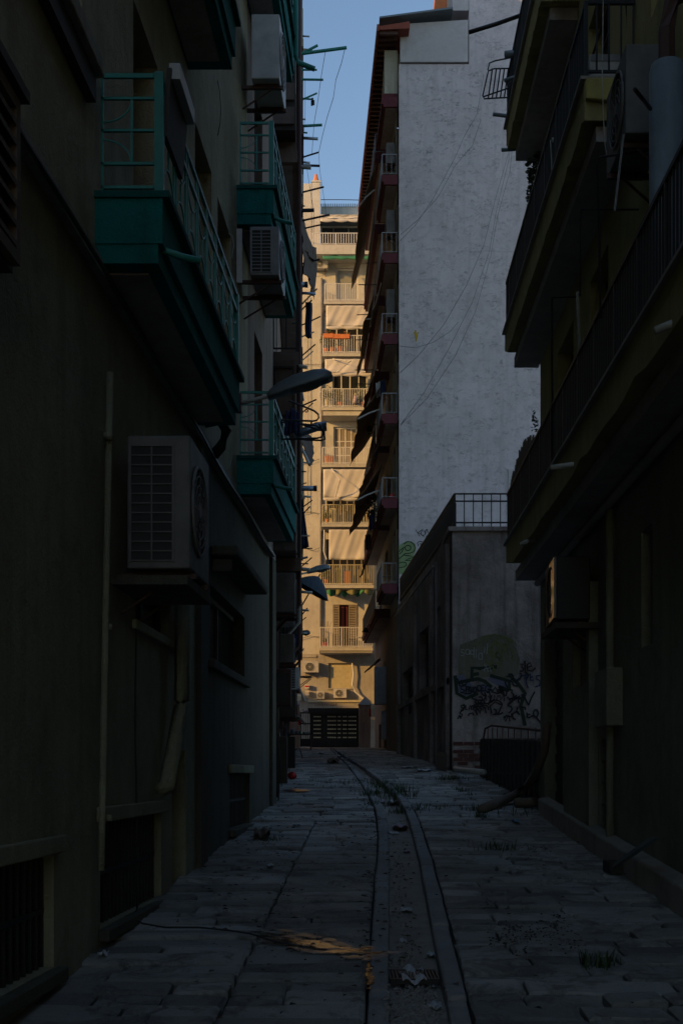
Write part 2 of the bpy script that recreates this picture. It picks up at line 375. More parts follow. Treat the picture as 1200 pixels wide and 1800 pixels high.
def ac_unit(fr, u0, u1, o0, o1, h0, h1, label, mat='ac_white', group='air conditioner outdoor units', side=True, bracket=True, glossy=None, name='air_conditioner'):
    b = fr((u0+u1)/2, (o0+o1)/2, h0)
    t = thing(name, label, 'air conditioner', b, group)
    ca = MB().mat(mat).box(fr, u0, u1, o0, o1, h0, h1).build('casing', t, bevel=0.012)
    # fan grille on the face, in (u,h)
    cu = u0+(u1-u0)*0.42; ch = (h0+h1)/2; r = min((h1-h0)*0.40, (u1-u0)*0.38)
    g = MB().mat('dark_void'); n = 24
    ring = [fr(cu+r*math.cos(2*math.pi*i/n), o1+0.003, ch+r*math.sin(2*math.pi*i/n)) for i in range(n)]
    g.face(*ring); g.mat(mat if mat != 'ac_gloss' else 'ac_white')
    for k in range(1, 6):
        rr = r*k/5; pts = [fr(cu+rr*math.cos(2*math.pi*i/n), o1+0.012, ch+rr*math.sin(2*math.pi*i/n)) for i in range(n+1)]
        g.tube(pts, 0.005 if k < 5 else 0.011, 4)
    for k in range(8):
        a = math.pi*k/4; g.tube([fr(cu+r*0.1*math.cos(a), o1+0.012, ch+r*0.1*math.sin(a)), fr(cu+r*math.cos(a), o1+0.012, ch+r*math.sin(a))], 0.004, 4)
    g.box(fr, cu-r*0.14, cu+r*0.14, o1+0.004, o1+0.018, ch-r*0.14, ch+r*0.14)
    g.build('fan_grille', t)
    if side:
        s = MB().mat('grille_back'); du = -0.004; e = (o1-o0)*0.14
        a0, a1, b0, b1 = o0+(o1-o0)*0.06, o1-(o1-o0)*0.27, h0+(h1-h0)*0.06, h1-(h1-h0)*0.08
        s.box(fr, u0-0.004, u0-0.001, a0, a1, b0, b1); s.mat(mat)
        s.box(fr, u0-0.014, u0-0.005, a0-0.012, a0+0.006, b0-0.01, b1+0.01).box(fr, u0-0.014, u0-0.005, a1-0.006, a1+0.012, b0-0.01, b1+0.01)
        s.box(fr, u0-0.013, u0-0.005, (a0+a1)/2-0.005, (a0+a1)/2+0.005, b0, b1)
        k = 12
        for i in range(k+1):
            h = b0+(b1-b0)*i/k; s.box(fr, u0-0.012, u0-0.005, a0+0.006, a1-0.006, h-0.004, h+0.004)
        s.build('side_grille', t)
    if bracket:
        k = MB().mat('rust_brown')
        for u in (u0+(u1-u0)*0.18, u0+(u1-u0)*0.82):
            k = MB().mat('rust_brown'); k.box(fr, u-0.02, u+0.02, -0.0, o1+0.02, h0-0.05, h0-0.012); k.tube([fr(u, 0.01, h0-0.28), fr(u, (o0+o1)*0.6, h0-0.05)], 0.012, 5)
            k.box(fr, u-0.03, u+0.03, o0+0.03, o1-0.02, h0-0.012, h0)
            k.build('bracket', t)
    if glossy:
        tr_ = MB().mat('ac_gloss'); L_ = 0.50; tr_.hexa([fr(u0-.01, o1+.003, h0+.02), fr(u0+L_, o1+.003, h0+.02), fr(u0+L_, o1+.004, h0+.02), fr(u0-.01, o1+.028, h0+.02), fr(u0-.01, o1+.003, h1-.01), fr(u0+L_, o1+.003, h1-.01), fr(u0+L_, o1+.004, h1-.01), fr(u0-.01, o1+.028, h1-.01)]); tr_.build('front_panel', t)
    return t
def foliage(mb, c, rad, n, leaf=0.06, mat=('leaf', 'leaf_dark')):
    c = Vector(c); rad = Vector(rad)
    cl = [Vector((random.gauss(0, .45), random.gauss(0, .45), random.gauss(0, .45))) for _ in range(max(3, n//25))]
    for i in range(n):
        q = random.choice(cl); p = q+Vector((random.gauss(0, .28), random.gauss(0, .28), random.gauss(0, .28)))
        if p.length > 1.15: p *= 1.1/p.length
        p = c+Vector((p.x*rad.x, p.y*rad.y, p.z*rad.z))
        a = Vector((random.gauss(0,1), random.gauss(0,1), random.gauss(0,.7))).normalized(); b = a.cross(Vector((random.gauss(0,1), random.gauss(0,1), random.gauss(0,1)))).normalized()
        s = leaf*random.uniform(0.6, 1.3); mb.mat(mat[0] if random.random() < 0.6 else mat[1])
        mb.face(p-a*s, p+b*s*0.45, p+a*s, p-b*s*0.45)

# ================================================================ GROUND
m = MB().mat('dirt'); ys = [-60, -20, 0] + [4+2*i for i in range(32)] + [80, 120, 300, 600]
for a, b in zip(ys, ys[1:]):
    for x0, x1 in ((-600, -60), (-60, -6), (-6, 0), (0, 6), (6, 60), (60, 600)):
        m.face((x0, a, ground(a)-0.10), (x1, a, ground(a)-0.10), (x1, b, ground(b)-0.10), (x0, b, ground(b)-0.10))
m.build('ground', base=(0, 0, 0), kind='structure')

K = [  # image rows with the two edges of each kerb: left kerb l,r; right kerb l,r
 (2400, 630, 684, 900, 965), (1800, 645, 684, 792, 832), (1753, 647, 684, 784, 818), (1700, 650, 684, 772, 806), (1650, 653, 684, 762, 794), (1600, 656, 684, 753, 782),
 (1556, 658, 684, 745, 770), (1503, 664, 684, 735, 756), (1460, 665, 682, 724, 742), (1423, 660, 676, 712, 727), (1402, 650, 664, 698, 710),
 (1385, 640, 652, 680, 691), (1370, 630, 641, 664, 673), (1358, 621, 630, 649, 657), (1345, 610, 617, 632, 638), (1335, 600, 606, 614, 619), (1326, 590, 594, 600, 604), (1319, 582, 585, 588, 591)]
KP = [[gnd(px, y) for px in r] for y, *r in K]
KP.append([Vector((p.x-0.25, 63, ground(63))) for p in KP[-1]])
def kerb_x(y, k):
    for a, b in zip(KP, KP[1:]):
        if y <= b[k].y:
            t = (y-a[k].y)/max(1e-6, b[k].y-a[k].y); return a[k].x+(b[k].x-a[k].x)*max(-0.5, t)
    return KP[-1][k].x
# drain channel bed and kerb stones
m = MB().mat('kerb_stone'); tn = []
for side in (0, 2):
    y = 2.6
    while y < 62.5:
        ln = random.uniform(0.7, 1.1); y1 = min(y+ln, 62.6); g = 0.012
        p = [(kerb_x(y+g, side), y+g), (kerb_x(y+g, side+1), y+g), (kerb_x(y1-g, side+1), y1-g), (kerb_x(y1-g, side), y1-g)]
        lift = 0.015+random.uniform(-0.014, 0.014); p = [(a+random.uniform(-.004,.004), b) for a, b in p]
        m.hexa([(a, b, ground(b)-0.12) for a, b in p]+[(a, b, ground(b)+lift) for a, b in p]); y = y1
m.build('kerbs', base=(0, 5, 0), kind='structure', bevel=0.02)
m = MB().mat('stone_lintel')
yy = [2.6+0.5*i for i in range(120)]
for a, b in zip(yy, yy[1:]):
    f_ = lambda y: 0.075-0.012*math.sin(y*2.3)
    m.face((kerb_x(a, 1)-.02, a, ground(a)-f_(a)), (kerb_x(a, 2)+.02, a, ground(a)-f_(a)), (kerb_x(b, 2)+.02, b, ground(b)-f_(b)), (kerb_x(b, 1)-.02, b, ground(b)-f_(b)))
m.build('drain_channel', base=(0, 5, 0), kind='structure')

def xl(y): return (0.0491*y-1.91 if y < 18.4 else (-0.0336*y-0.42 if y < 56 else -9))
def xr(y):
    if y < 17.4: return 0.0209*y+2.40
    if y < 27: return 4.6
    if y < 39: return 2.39-0.0525*(y-27)
    if y < 60: return -0.0336*y+3.62
    return 8
def pave():
    m = MB().mat('paving_stone'); tones = []
    y = 2.4; row = 0
    def stone(x0, x1, ya, yb):
        if x1-x0 < 0.06: return
        g = random.uniform(0.006, 0.013); sk = random.uniform(-0.013, 0.013)
        x0 += g; x1 -= g; ya += g; yb -= g
        lz = random.uniform(-0.016, 0.010)-(0.02 if random.random() < 0.04 else 0); tx = random.uniform(-0.014, 0.014); ty = random.uniform(-0.010, 0.010); c = random.uniform(0.012, 0.03)
        pts = [(x0, ya+sk), (x1, ya-sk), (x1+sk*.5, yb), (x0, yb+sk*.5)]; cx, cy = (x0+x1)/2, (ya+yb)/2
        z = lambda px, py: ground(py)+lz+tx*(px-cx)/(x1-x0)+ty*(py-cy)/max(.1, yb-ya)
        top = []
        for px, py in pts:
            qx = px+(c if px < cx else -c); qy = py+(c if py < cy else -c); top.append((qx+random.uniform(-.012, .012), qy+random.uniform(-.012, .012), z(px, py)))
        lo = [(px, py, z(px, py)-0.014) for px, py in pts]; bt = [(px, py, ground(py)-0.11) for px, py in pts]
        b = len(m.v); m.v += [Vector(q) for q in top+lo+bt]; tone = min(1, max(0, random.gauss(0.45, 0.27)))
        fs = [(b, b+1, b+2, b+3)]
        for i in range(4):
            j = (i+1) % 4; fs += [(b+i, b+4+i, b+4+j, b+j), (b+4+i, b+8+i, b+8+j, b+4+j)]
        for f in fs: m.f.append(f); m.m.append(0); tones.append(tone)
    while y < 62:
        dy = random.uniform(0.19, 0.31); ym = y+dy/2
        bounds = [(xl(ym)-0.05, kerb_x(ym, 0)-0.01), (kerb_x(ym, 3)+0.01, xr(ym)+0.05)]
        for k, (a, b) in enumerate(bounds):
            x = a; strip = (-0.80+0.03*y) if k == 0 and y < 16 else None
            if strip is not None and a < strip < b: cuts = [a, strip, b]
            else: cuts = [a, b]
            for c0, c1 in zip(cuts, cuts[1:]):
                x = c0
                while x < c1:
                    ln = random.choice((0.32, 0.42, 0.55, 0.7, 0.9))*random.uniform(0.9, 1.1)
                    x2 = x+ln if c1-(x+ln) > 0.3 else c1
                    if random.random() < 0.10 and dy > 0.3: stone(x, x2, y, y+dy*0.5); stone(x, x2, y+dy*0.5, y+dy)
                    else: stone(x, x2, y, y+dy)
                    x = x2
        y += dy; row += 1
    m.tones = tones
    return m.build('alley_pavement', base=(0, 5, 0), kind='structure')
pave()
# cross street beyond the gate
m = MB().mat('kerb_stone'); m.face((-60, 62, ground(62)-.04), (60, 62, ground(62)-.04), (60, 66, ground(66)-.04), (-60, 66, ground(66)-.04)); m.face((-60, 56, ground(56)-.05), (-2.4, 56, ground(56)-.05), (-2.4, 62, ground(62)-.05), (-60, 62, ground(62)-.05))
m.build('cross_street', base=(0, 62, 2.8), kind='structure')

# puddles and wet patches in the hollows of the paving
from mathutils import noise as mn
def puddle(x0, x1, y0, y1, sl, wd, thr, n, h=0.016, mt='wet', name='puddle'):
    m = MB().mat(mt); c = 0.011
    a, b = gnd(x0, y0), gnd(x1, y1); L = (b-a).length; t = (b-a).normalized(); sd_ = Vector((-t.y, t.x, 0)).normalized()
    for i in range(int(L/c)):
        for j in range(-int(wd/c), int(wd/c)+1):
            p = a+t*(i*c)+sd_*(j*c); q = Vector((p.x*7, p.y*11, n))
            f = mn.fractal(q, 0.8, 2.1, 4)-abs(j*c)/wd*0.7-abs(i*c/L-.6)*.55*sl
            if f > thr: m.face(*[(p.x+dx*c, p.y+dy*c, ground(p.y+dy*c)+h) for dx, dy in ((0,0),(1,0),(1,1),(0,1))])
    if m.f: m.build(name, kind='structure', smooth=True)
plain('damp', (0.16, 0.155, 0.145), 0.30, 0, 0.5, vs=30, bmp=0.5, bs=60, spec=0.9)
puddle(450, 668, 1643, 1688, 0.9, 0.20, -0.62, 3.1, 0.0145, 'damp', 'damp_patch')
puddle(490, 545, 1390, 1392, 1.0, 0.30, -0.55, 8.2, 0.0145, 'damp', 'damp_patch')
puddle(440, 660, 1643, 1684, 1.0, 0.15, -0.30, 3.1)
puddle(646, 648, 1684, 1745, 1.0, 0.025, -0.35, 5.7)
puddle(500, 540, 1390, 1392, 1.0, 0.30, -0.35, 8.2)

# ================================================================ BUILDING ON THE LEFT (olive plaster, teal balconies)
TOP = 33.0
A = thing('apartment_building', 'dark olive plastered building with teal balconies filling the left side', 'building', LF(8, 0, -1.4))
opsA = [ (4.3, 6.85, -1.06, -0.44), (7.9, 9.89, -0.98, -0.31), (10.35, 11.0, -1.4, 0.2), (13.8, 15.6, -0.62, 0.0), (8.95, 10.5, 1.10, 1.5), (12.4, 15.1, 1.14, 1.88),
         (8.87, 9.75, 3.62, 5.5), (11.5, 12.5, 3.9, 6.0), (12.9, 13.9, 4.3, 5.95), (16.1, 17.0, 3.8, 5.7), (4.5, 7.45, 4.35, 5.8), (8.9, 10.0, 6.8, 8.8), (16.1, 17.0, 6.9, 8.9) ]
m = MB().mat('plaster_olive'); wall_sheet(m, LF, -9, 15.4, 3.16, 13.2, [o for o in opsA if o[3] > 3.2 and o[1] < 15.4], 0.28)
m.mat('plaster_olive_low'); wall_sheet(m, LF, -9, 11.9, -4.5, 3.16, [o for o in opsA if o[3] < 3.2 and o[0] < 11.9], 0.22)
m.mat('plaster_shaded'); wall_sheet(m, LF, 11.9, 18.4, -4.5, 3.16, [o for o in opsA if o[3] < 3.2 and o[0] > 11.9], 0.22)  # far lower stretch: shade put in by the darker wall colour
m.mat('plaster_brown'); wall_sheet(m, LF, 15.4, 18.4, 3.16, 13.2, [(16.1,17.0,3.8,5.7),(16.1,17.0,6.9,8.9)], 0.28); m.box(LF, -9, 18.35, -9, -0.42, -4.5, 13.2); m.build('wall', A)
for o in opsA:
    if o[3] < 0.3 and o[0] != 10.35:   # basement openings closed with upright bars
        b = MB().mat('black_metal'); n = int((o[1]-o[0])/0.11)
        for i in range(n+1):
            u = o[0]+(o[1]-o[0])*i/n; b.box(LF, u-0.012, u+0.012, -0.08, -0.056, o[2], o[3])
        b.box(LF, o[0], o[1], -0.082, -0.054, (o[2]+o[3])/2-0.015, (o[2]+o[3])/2+0.015)
        g = b.build('window_grating', A)
        MB().mat('dark_void').box(LF, o[0], o[1], -0.2, -0.17, o[2], o[3]).build('opening', g)
        MB().mat('plaster_olive_low').box(LF, o[0]-0.12, o[1]+0.10, 0.003, 0.045, o[3]+0.003, o[3]+0.10).build('lintel', A, bevel=0.01)
        MB().mat('plaster_shaded').box(LF, o[0]-0.05, o[1]+0.05, 0.003, 0.07, o[2]-0.08, o[2]-0.003).build('sill', A, bevel=0.01)
    elif o[3]-o[2] > 1.5 and o[2] > 0: louvres(A, LF, o[0]+0.01, o[1]-0.01, o[2]+0.01, o[3]-0.01, -0.24, 'dark_wood', 'balcony_door')
    else: window(A, LF, o[0]+0.01, o[1]-0.01, o[2]+0.01, o[3]-0.01, 0.12, mull=1 if o[1]-o[0] > 1.3 else 0, rows=1)
MB().mat('plaster_shaded').box(LF, 11.55, 11.95, 0.003, 0.05, -1.4, 3.09).build('pilaster', A)
MB().mat('plaster_shaded').box(LF, 17.9, 18.38, 0.003, 0.05, -1.0, 3.09).build('pilaster', A)
MB().mat('plaster_shaded').box(LF, 12.3, 15.2, 0.003, 0.06, 1.04, 1.13).build('sill', A, bevel=0.01)
MB().mat('plaster_olive_low').box(LF, 8.8, 10.6, 0.003, 0.04, 1.02, 1.09).build('sill', A, bevel=0.01)
MB().mat('stone_lintel').box(LF, 4.2, 7.6, 0.003, 0.10, 4.22, 4.33).build('sill', A, bevel=0.01)
MB().mat('dark_wood').box(LF, 4.2, 7.55, 0.003, 0.06, 4.05, 4.21).build('roller_shutter_box', A)
c = MB().mat('plaster_shaded').box(LF, 12.42, 15.2, 0.0, 0.27, 2.17, 2.27); c.box(LF, 12.5, 12.56, 0.0, 0.2, 2.02, 2.147); c.build('window_hood', A, bevel=0.02)
m = MB().mat('stone_lintel').box(LF, -9, 18.3, 0.0, 0.05, 3.10, 3.19)
m.mat('rubber'); 
for q in range(3): m.tube([LF(u, 0.07+0.01*q, 3.10-0.02*q+0.015*math.sin(u*1.7+q)) for u in [-4+0.7*i for i in range(32)]], 0.012, 5)
m.build('string_course', A)
def teal_balcony(u0, u1, hb, near=True):
    s = MB().mat('teal_plaster').box(LF, u0, u1, 0.0, 0.42, hb+0.12, hb+0.40)
    s.box(LF, u0+0.01, u1-0.01, 0.0, 0.39, hb, hb+0.12)
    s.mat('teal_dark').box(LF, u0-0.02, u1+0.02, 0.0, 0.465, hb+0.40, hb+0.44)
    s.mat('soffit_grey').box(LF, u0+0.16, u1-0.16, 0.02, 0.30, hb-0.012, hb-0.001)
    b = s.build('balcony', A)
    h0 = hb+0.44; H = 0.74; o = 0.40
    r = MB().mat('teal_metal'); bt = 0.011
    L = lambda *p: [LF(*q) for q in p]
    for h in (h0+H, h0+H*0.80, h0+0.06): r.box(LF, u0+0.03, u1-0.03, o-bt, o+bt, h-bt*1.4, h+bt*1.4)
    r.box(LF, u0+0.02, u0+0.07, o-0.035, o+0.02, h0, h0+H+0.02).box(LF, u1-0.06, u1-0.02, o-0.03, o+0.02, h0, h0+H)
    n = int(round((u1-u0-0.1)/0.42)); st = (u1-u0-0.1)/n
    for i in range(n):
        u = u0+0.05+st*i
        if i: 
            for du in (0.0, 0.07): r.box(LF, u+du-0.008, u+du+0.008, o-0.008, o+0.008, h0, h0+H)
        uc = u+0.07+(st-0.07)/2; rr = (st-0.07)/2
        r.tube([LF(uc+rr*math.cos(R(t)), o, h0+H*0.80+0.9*rr*math.sin(R(t))) for t in range(180, 361, 18)], 0.008, 4)
        r.tube([LF(uc+rr*math.cos(R(t)), o, h0+0.06+1.1*rr*math.sin(R(t))) for t in range(0, 181, 18)], 0.008, 4)
        r.box(LF, uc-0.006, uc+0.006, o-0.006, o+0.006, h0+H*0.36, h0+H*0.54)
    # end panel facing the camera
    u = u0+0.04; hh = lambda f: h0+H*f
    for f, t in ((1.0, .014), (0.81, .008), (0.54, .008), (0.26, .009), (0.06, .009)): r.box(LF, u-0.01, u+0.01, 0.03, o-0.04, hh(f)-t, hh(f)+t)
    r.box(LF, u-0.01, u+0.01, 0.03, 0.045, h0, hh(1)); r.box(LF, u-0.008, u+0.008, 0.215, 0.229, hh(0.27), hh(0.80))
    r.tube([LF(u, 0.04+0.18*math.sin(R(t)), hh(0.80)-0.14*math.cos(R(t))) for t in range(0, 91, 10)], 0.006, 4)
    r.tube([LF(u, 0.04+0.175*math.sin(R(t)), hh(0.28)+0.135*math.cos(R(t))) for t in range(0, 91, 10)], 0.006, 4)
    r.build('railing', b)
    dp = MB().mat('teal_metal').tube([LF(u0+0.12, 0.40, hb+0.13), LF(u0+0.2, 0.50, hb+0.12), LF(u0+0.22, 0.62, hb+0.10)], 0.022, 8, 0.022).build('drain_spout', b, smooth=True)
for u0, u1, hb in ((7.76, 11.4, 3.17), (7.76, 11.15, 6.27), (14.4, 17.4, 3.22), (14.4, 17.4, 6.33), (14.4, 17.2, 9.5)): teal_balcony(u0, u1, hb)
# pipes of this building
def pipe(name, lab, pts, r, mat, parent=None, n=8, cat='pipe', group=None, smooth=True):
    mb = MB().mat(mat).tube(pts, r, n)
    if parent is not None: return mb.build(name, parent, smooth=smooth)
    return mb.build(name, smooth=smooth, label=lab, cat=cat, group=group)
m = MB().mat('plaster_olive_low').tube([LF(7.95, 0.05, 2.55), LF(7.85, 0.05, 1.2), LF(7.75, 0.05, -0.2), LF(7.72, 0.05, -0.6)], 0.022, 8)
for h in (2.1, 0.9, -0.3): m.tube([LF(7.87, 0.055, h), LF(7.87, 0.055, h+0.04)], 0.03, 8)
m.build('rain_pipe', A, smooth=True)
pipe('flue_duct', '', [LF(10.3, 0.10, 1.5), LF(10.25, 0.10, 0.6), LF(10.22, 0.10, 0.53), LF(9.85, 0.09, 0.1), LF(9.7, 0.08, -0.1), LF(9.7, 0.02, -0.14)], 0.065, 'plaster_olive_low', A)
pipe('rain_pipe', '', [(P(1,1,1)*0+LF(16.85, 0.47, 11.5)), LF(16.85, 0.47, 9.66), LF(16.85, 0.5, 9.58), LF(16.9, 0.72, 9.52)], 0.035, 'teal_metal', A)
pipe('exhaust_elbow', '', [LF(12.1, 0.0, 3.4), LF(12.1, 0.14, 3.42), LF(12.12, 0.20, 3.32), LF(12.1, 0.15, 3.16), LF(12.1, 0.08, 3.08)], 0.055, 'rubber', A)
for lab, pts, r in (('thin black cable hanging down the left wall and trailing over the paving to the puddle', [LF(8.85, 0.03, 1.3), LF(8.83, 0.02, 0.4), LF(8.85, 0.03, -0.4), LF(8.86, 0.03, -0.95)]+[gnd(x, y, 0.03) for x, y in ((236, 1612), (250, 1624), (290, 1631), (350, 1631), (400, 1636), (440, 1642), (480, 1655), (530, 1664))], 0.007),):
    pipe('cable', lab, pts, r, 'rubber', cat='cable', n=5)
for k, (lab, pts) in enumerate((('loose wire drooping on the left wall above the far end of the long teal balcony', [(382,140),(386,160),(388,190),(387,215),(383,237)]),
        ('curled pale wire on the wall beside the far upper teal balcony', [(401,410),(408,414),(411,430),(407,450),(416,468)]),
        ('pale wire looping from the ledge to the small lower teal balcony', [(408,800),(403,822),(396,832),(388,836)]))):
    pipe('wire', lab, [LF(12.8-0.4*k, 0.03, 0)*0+P(x, y, 12.9 if k < 2 else 13.4) for x, y in pts], 0.005, 'pvc' if k else 'rubber', cat='wire', n=4)
pipe('hose', 'short pale curl of hose under the top left window sill', [P(x, y, 7.5) for x, y in ((118, 90), (132, 88), (142, 86), (147, 81), (144, 78))], 0.006, 'pvc', cat='hose', n=5)
# dark louvred box at the left edge
t = thing('louvred_cabinet', 'brown slatted wooden cabinet hung on the wall at the left picture edge', 'cabinet', LF(4.6, 0.15, 2.05))
MB().mat('dark_wood').box(LF, 3.3, 5.2, 0.0, 0.29, 2.08, 2.80).build('body', t)
louvres(t, LF, 3.32, 5.18, 2.10, 2.78, 0.293, 'wood', 'louvre_panel', n=7)
MB().mat('dark_wood').box(LF, 3.25, 5.24, 0.0, 0.35, 2.803, 2.85).build('top_board', t)
# big white outdoor unit
ac_unit(LF, 8.3, 9.1, 0.08, 0.50, 1.36, 2.245, 'big dusty outdoor unit with slatted side hung low on the left wall', 'ac_dusty')
MB().mat('plaster_shaded').box(LF, 8.2, 9.2, 0.0, 0.50, 1.24, 1.30).build('shelf', label='thin stone shelf under the big outdoor unit on the left wall', cat='shelf')
t = thing('board', 'pale edged board tied to the near corner of the teal balcony rail', 'board', LF(8.1, 0.4, 3.9))
MB().mat('dark_wood').hexa([LF(7.85, 0.40, 4.0), LF(8.42, 0.40, 4.0), LF(8.42, 0.43, 4.0), LF(7.85, 0.43, 4.0), LF(7.9, 0.42, 4.46), LF(8.5, 0.42, 4.46), LF(8.5, 0.45, 4.46), LF(7.9, 0.45, 4.46)]).build('panel', t)
MB().mat('ac_white').box(LF, 7.92, 8.48, 0.43, 0.50, 4.40, 4.50).build('edge_strip', t)
ac_unit(LF, 14.35, 15.1, 0.155, 0.49, 5.72, 6.28, 'outdoor unit with louvred side tucked under the upper small teal balcony', 'ac_grey')
ac_unit(LF, 14.7, 15.5, 0.13, 0.46, 8.17, 8.93, 'tall pale outdoor unit high on the left wall near the sky', 'ac_white', side=False)
MB().mat('cloth_white').box(LF, 14.0, 14.03, 0.05, 0.11, 5.5, 6.1).build('downpipe_offcut', label='short white plastic strip on the wall beside the louvred outdoor unit', cat='plastic strip')
# street lamps
def street_lamp(base, head0, head1, r, label, wd, group='street lamps on wall brackets'):
    t = thing('street_lamp', label, 'street lamp', base, group)
    b, h0, h1 = Vector(base), Vector(head0), Vector(head1)
    MB().mat('pvc').tube([b, b.lerp(h0, 0.5), h0+(h1-h0)*0.12], r, 8).build('arm', t, smooth=True)
    MB().mat('rust_brown').box(Frame(lambda u, o: (b.x+u, b.y+o)), -0.03, 0.02, -0.05, 0.05, b.z-EYE-0.09, b.z-EYE+0.09).build('wall_plate', t)
    ax = (h1-h0); L = ax.length; ax.normalize(); sd_ = Vector((0, 1, 0)); up = ax.cross(sd_).normalized()
    if up.z < 0: up = -up
    prof = [(0.0, .22, .25, .10), (0.06, .34, .45, .22), (0.2, .42, .72, .40), (0.45, .50, .95, .55), (0.75, .50, .90, .60), (0.92, .46, .70, .55), (1.0, .30, .35, .42)]
    sh = MB().mat('lamp_grey'); n = 12
    def sec(f, w_, hh, lo):
        c = h0+ax*L*f; return [c+sd_*wd*w_*math.cos(math.pi*j/n)+up*(wd*hh*0.62*math.sin(math.pi*j/n)**0.8-0.0) for j in range(n+1)]
    S = [sec(*p) for p in prof]
    for a, c in zip(S, S[1:]):
        for j in range(n): sh.face(a[j], a[j+1], c[j+1], c[j])
    sh.face(*S[0]); sh.face(*S[-1])
    rim = []
    for a, c in zip(S, S[1:]): rim.append((a, c))
    for a, c in rim:
        sh.face(a[0], c[0], c[0]-up*wd*0.10, a[0]-up*wd*0.10); sh.face(a[n], c[n], c[n]-up*wd*0.10, a[n]-up*wd*0.10)
        sh.face(a[0]-up*wd*0.10, c[0]-up*wd*0.10, c[n]-up*wd*0.10, a[n]-up*wd*0.10)
    for q in (0, -1): sh.face(S[q][0], S[q][n], S[q][n]-up*wd*0.10, S[q][0]-up*wd*0.10)
    sh.build('lamp_housing', t, smooth=True)
    gl = MB().mat('lamp_glass'); c0 = h0+ax*L*0.35-up*wd*0.11; c1 = h0+ax*L*0.93-up*wd*0.11
    ns = 6
    for i in range(ns):
        f0, f1 = i/ns, (i+1)/ns; d0, d1 = math.sin(math.pi*f0)*wd*0.22, math.sin(math.pi*f1)*wd*0.22
        a, c = c0.lerp(c1, f0), c0.lerp(c1, f1)
        for s0, s1 in ((-0.36, 0), (0, 0.36)):
            k0, k1 = (0 if s0 < 0 else 1), (1 if s0 < 0 else 0)
            gl.face(a+sd_*wd*s0-up*d0*k0, a+sd_*wd*s1-up*d0*k1, c+sd_*wd*s1-up*d1*k1, c+sd_*wd*s0-up*d1*k0)
    gl.build('lamp_cover', t)
    return t
street_lamp(P(421, 709, 13), P(470, 697, 13), P(584, 662, 12.95), 0.022, 'big street lamp head reaching from the left wall over the alley', 0.23)
street_lamp(P(500, 1014, 38), P(540, 1007, 38), P(580, 998, 38), 0.03, 'small far street lamp just above the blue umbrella', 0.26)
street_lamp(P(508, 1117, 50), P(526, 1116, 50), P(545, 1113, 50), 0.03, 'farthest tiny street lamp low in front of the sunlit wall', 0.26)

# ================================================================ ROW OF HOUSES FURTHER ALONG ON THE LEFT
def rowhouse(u0, u1, label, mat, seed, slabs, om, rail, capmat, top=31.4):
    rnd = random.Random(seed)
    t = thing('apartment_building', label, 'building', CF(u0, 0, ground(u0)-1.6))
    ops = []
    nb = max(1, int((u1-u0)/3))
    lv = [0.1+3.1*k for k in range(10)]
    for k, h in enumerate(lv):
        for i in range(nb):
            a = u0+(u1-u0)*(i+0.22)/nb; ops.append((a, a+1.0, h+0.15 if k else h-0.6, h+2.2 if k else h+1.3))
    m = MB().mat(mat); wall_sheet(m, CF, u0, u1, -3, top, ops, 0.2)
    m.mat('plaster_brown').box(CF, u0+0.02, u1-0.02, -7, -0.35, -3, top)
    m.mat(mat).box(CF, u0, u0+0.1, -1.0, -0.003, -3, top); m.build('wall', t)
    for o in ops:
        if o[2] > 14: continue
        if rnd.random() < 0.5: louvres(t, CF, o[0]+.01, o[1]-.01, o[2]+.01, o[3]-.01, -0.12, 'dark_wood')
        else: window(t, CF, o[0]+.01, o[1]-.01, o[2]+.01, o[3]-.01, 0.12, mull=1)
    for h in slabs:
        a, b = u0+rnd.uniform(0.3, 0.7), u1-rnd.uniform(0.3, 0.7); o = om+rnd.uniform(-0.03, 0.05)
        s = MB().mat(capmat).box(CF, a, b, 0.0, o, h-0.2, h); s.mat('soffit_grey').box(CF, a+0.1, b-0.1, 0.02, o-0.08, h-0.212, h-0.201)
        s.mat(mat)
        if rnd.random() < 0.45: s.box(CF, a+0.02, a+0.10, 0.0, o-0.02, h+0.001, h+0.85)       # masonry end parapet
        bb = s.build('balcony', t)
        railing(bb, CF, a+0.04, b-0.04, o-0.03, h, h+0.85, rail, 0.13, 0.009, (True, False))
        pp = MB().mat('grey_metal' if rnd.random() < .5 else 'pvc').tube([CF(a+0.3, o-0.05, h-0.12), CF(a+0.3, o+rnd.uniform(0.12, 0.3), h-0.14)], 0.03, 7).build('drain_spout', bb, smooth=True)
    return t
rowhouse(18.42, 25.0, 'soot brown narrow house with stacked balconies just past the teal balconies', 'plaster_brown', 3, (3.3, 6.4, 9.5, 12.6, 15.7), 0.40, 'black_metal', 'plaster_brown', 17.5)
rowhouse(25.05, 33.5, 'brown house with rust red pipes second beyond the teal balconies on the left', 'plaster_brown', 5, (3.9, 7.0, 10.1, 13.2, 16.3, 19.4), 0.46, 'rust_brown', 'rust_brown')
rowhouse(33.55, 44.5, 'dark house in mid distance along the left row behind the blue umbrella', 'plaster_olive', 8, (4.6, 7.7, 10.8, 13.9, 17.0, 20.1, 23.2), 0.50, 'black_metal', 'plaster_olive')
rowhouse(44.55, 56.0, 'last tall house of the left row before the cross street', 'plaster_brown', 11, (5.2, 8.3, 11.4, 14.5, 17.6, 20.7, 23.8, 26.9), 0.5, 'rust_brown', 'plaster_brown')
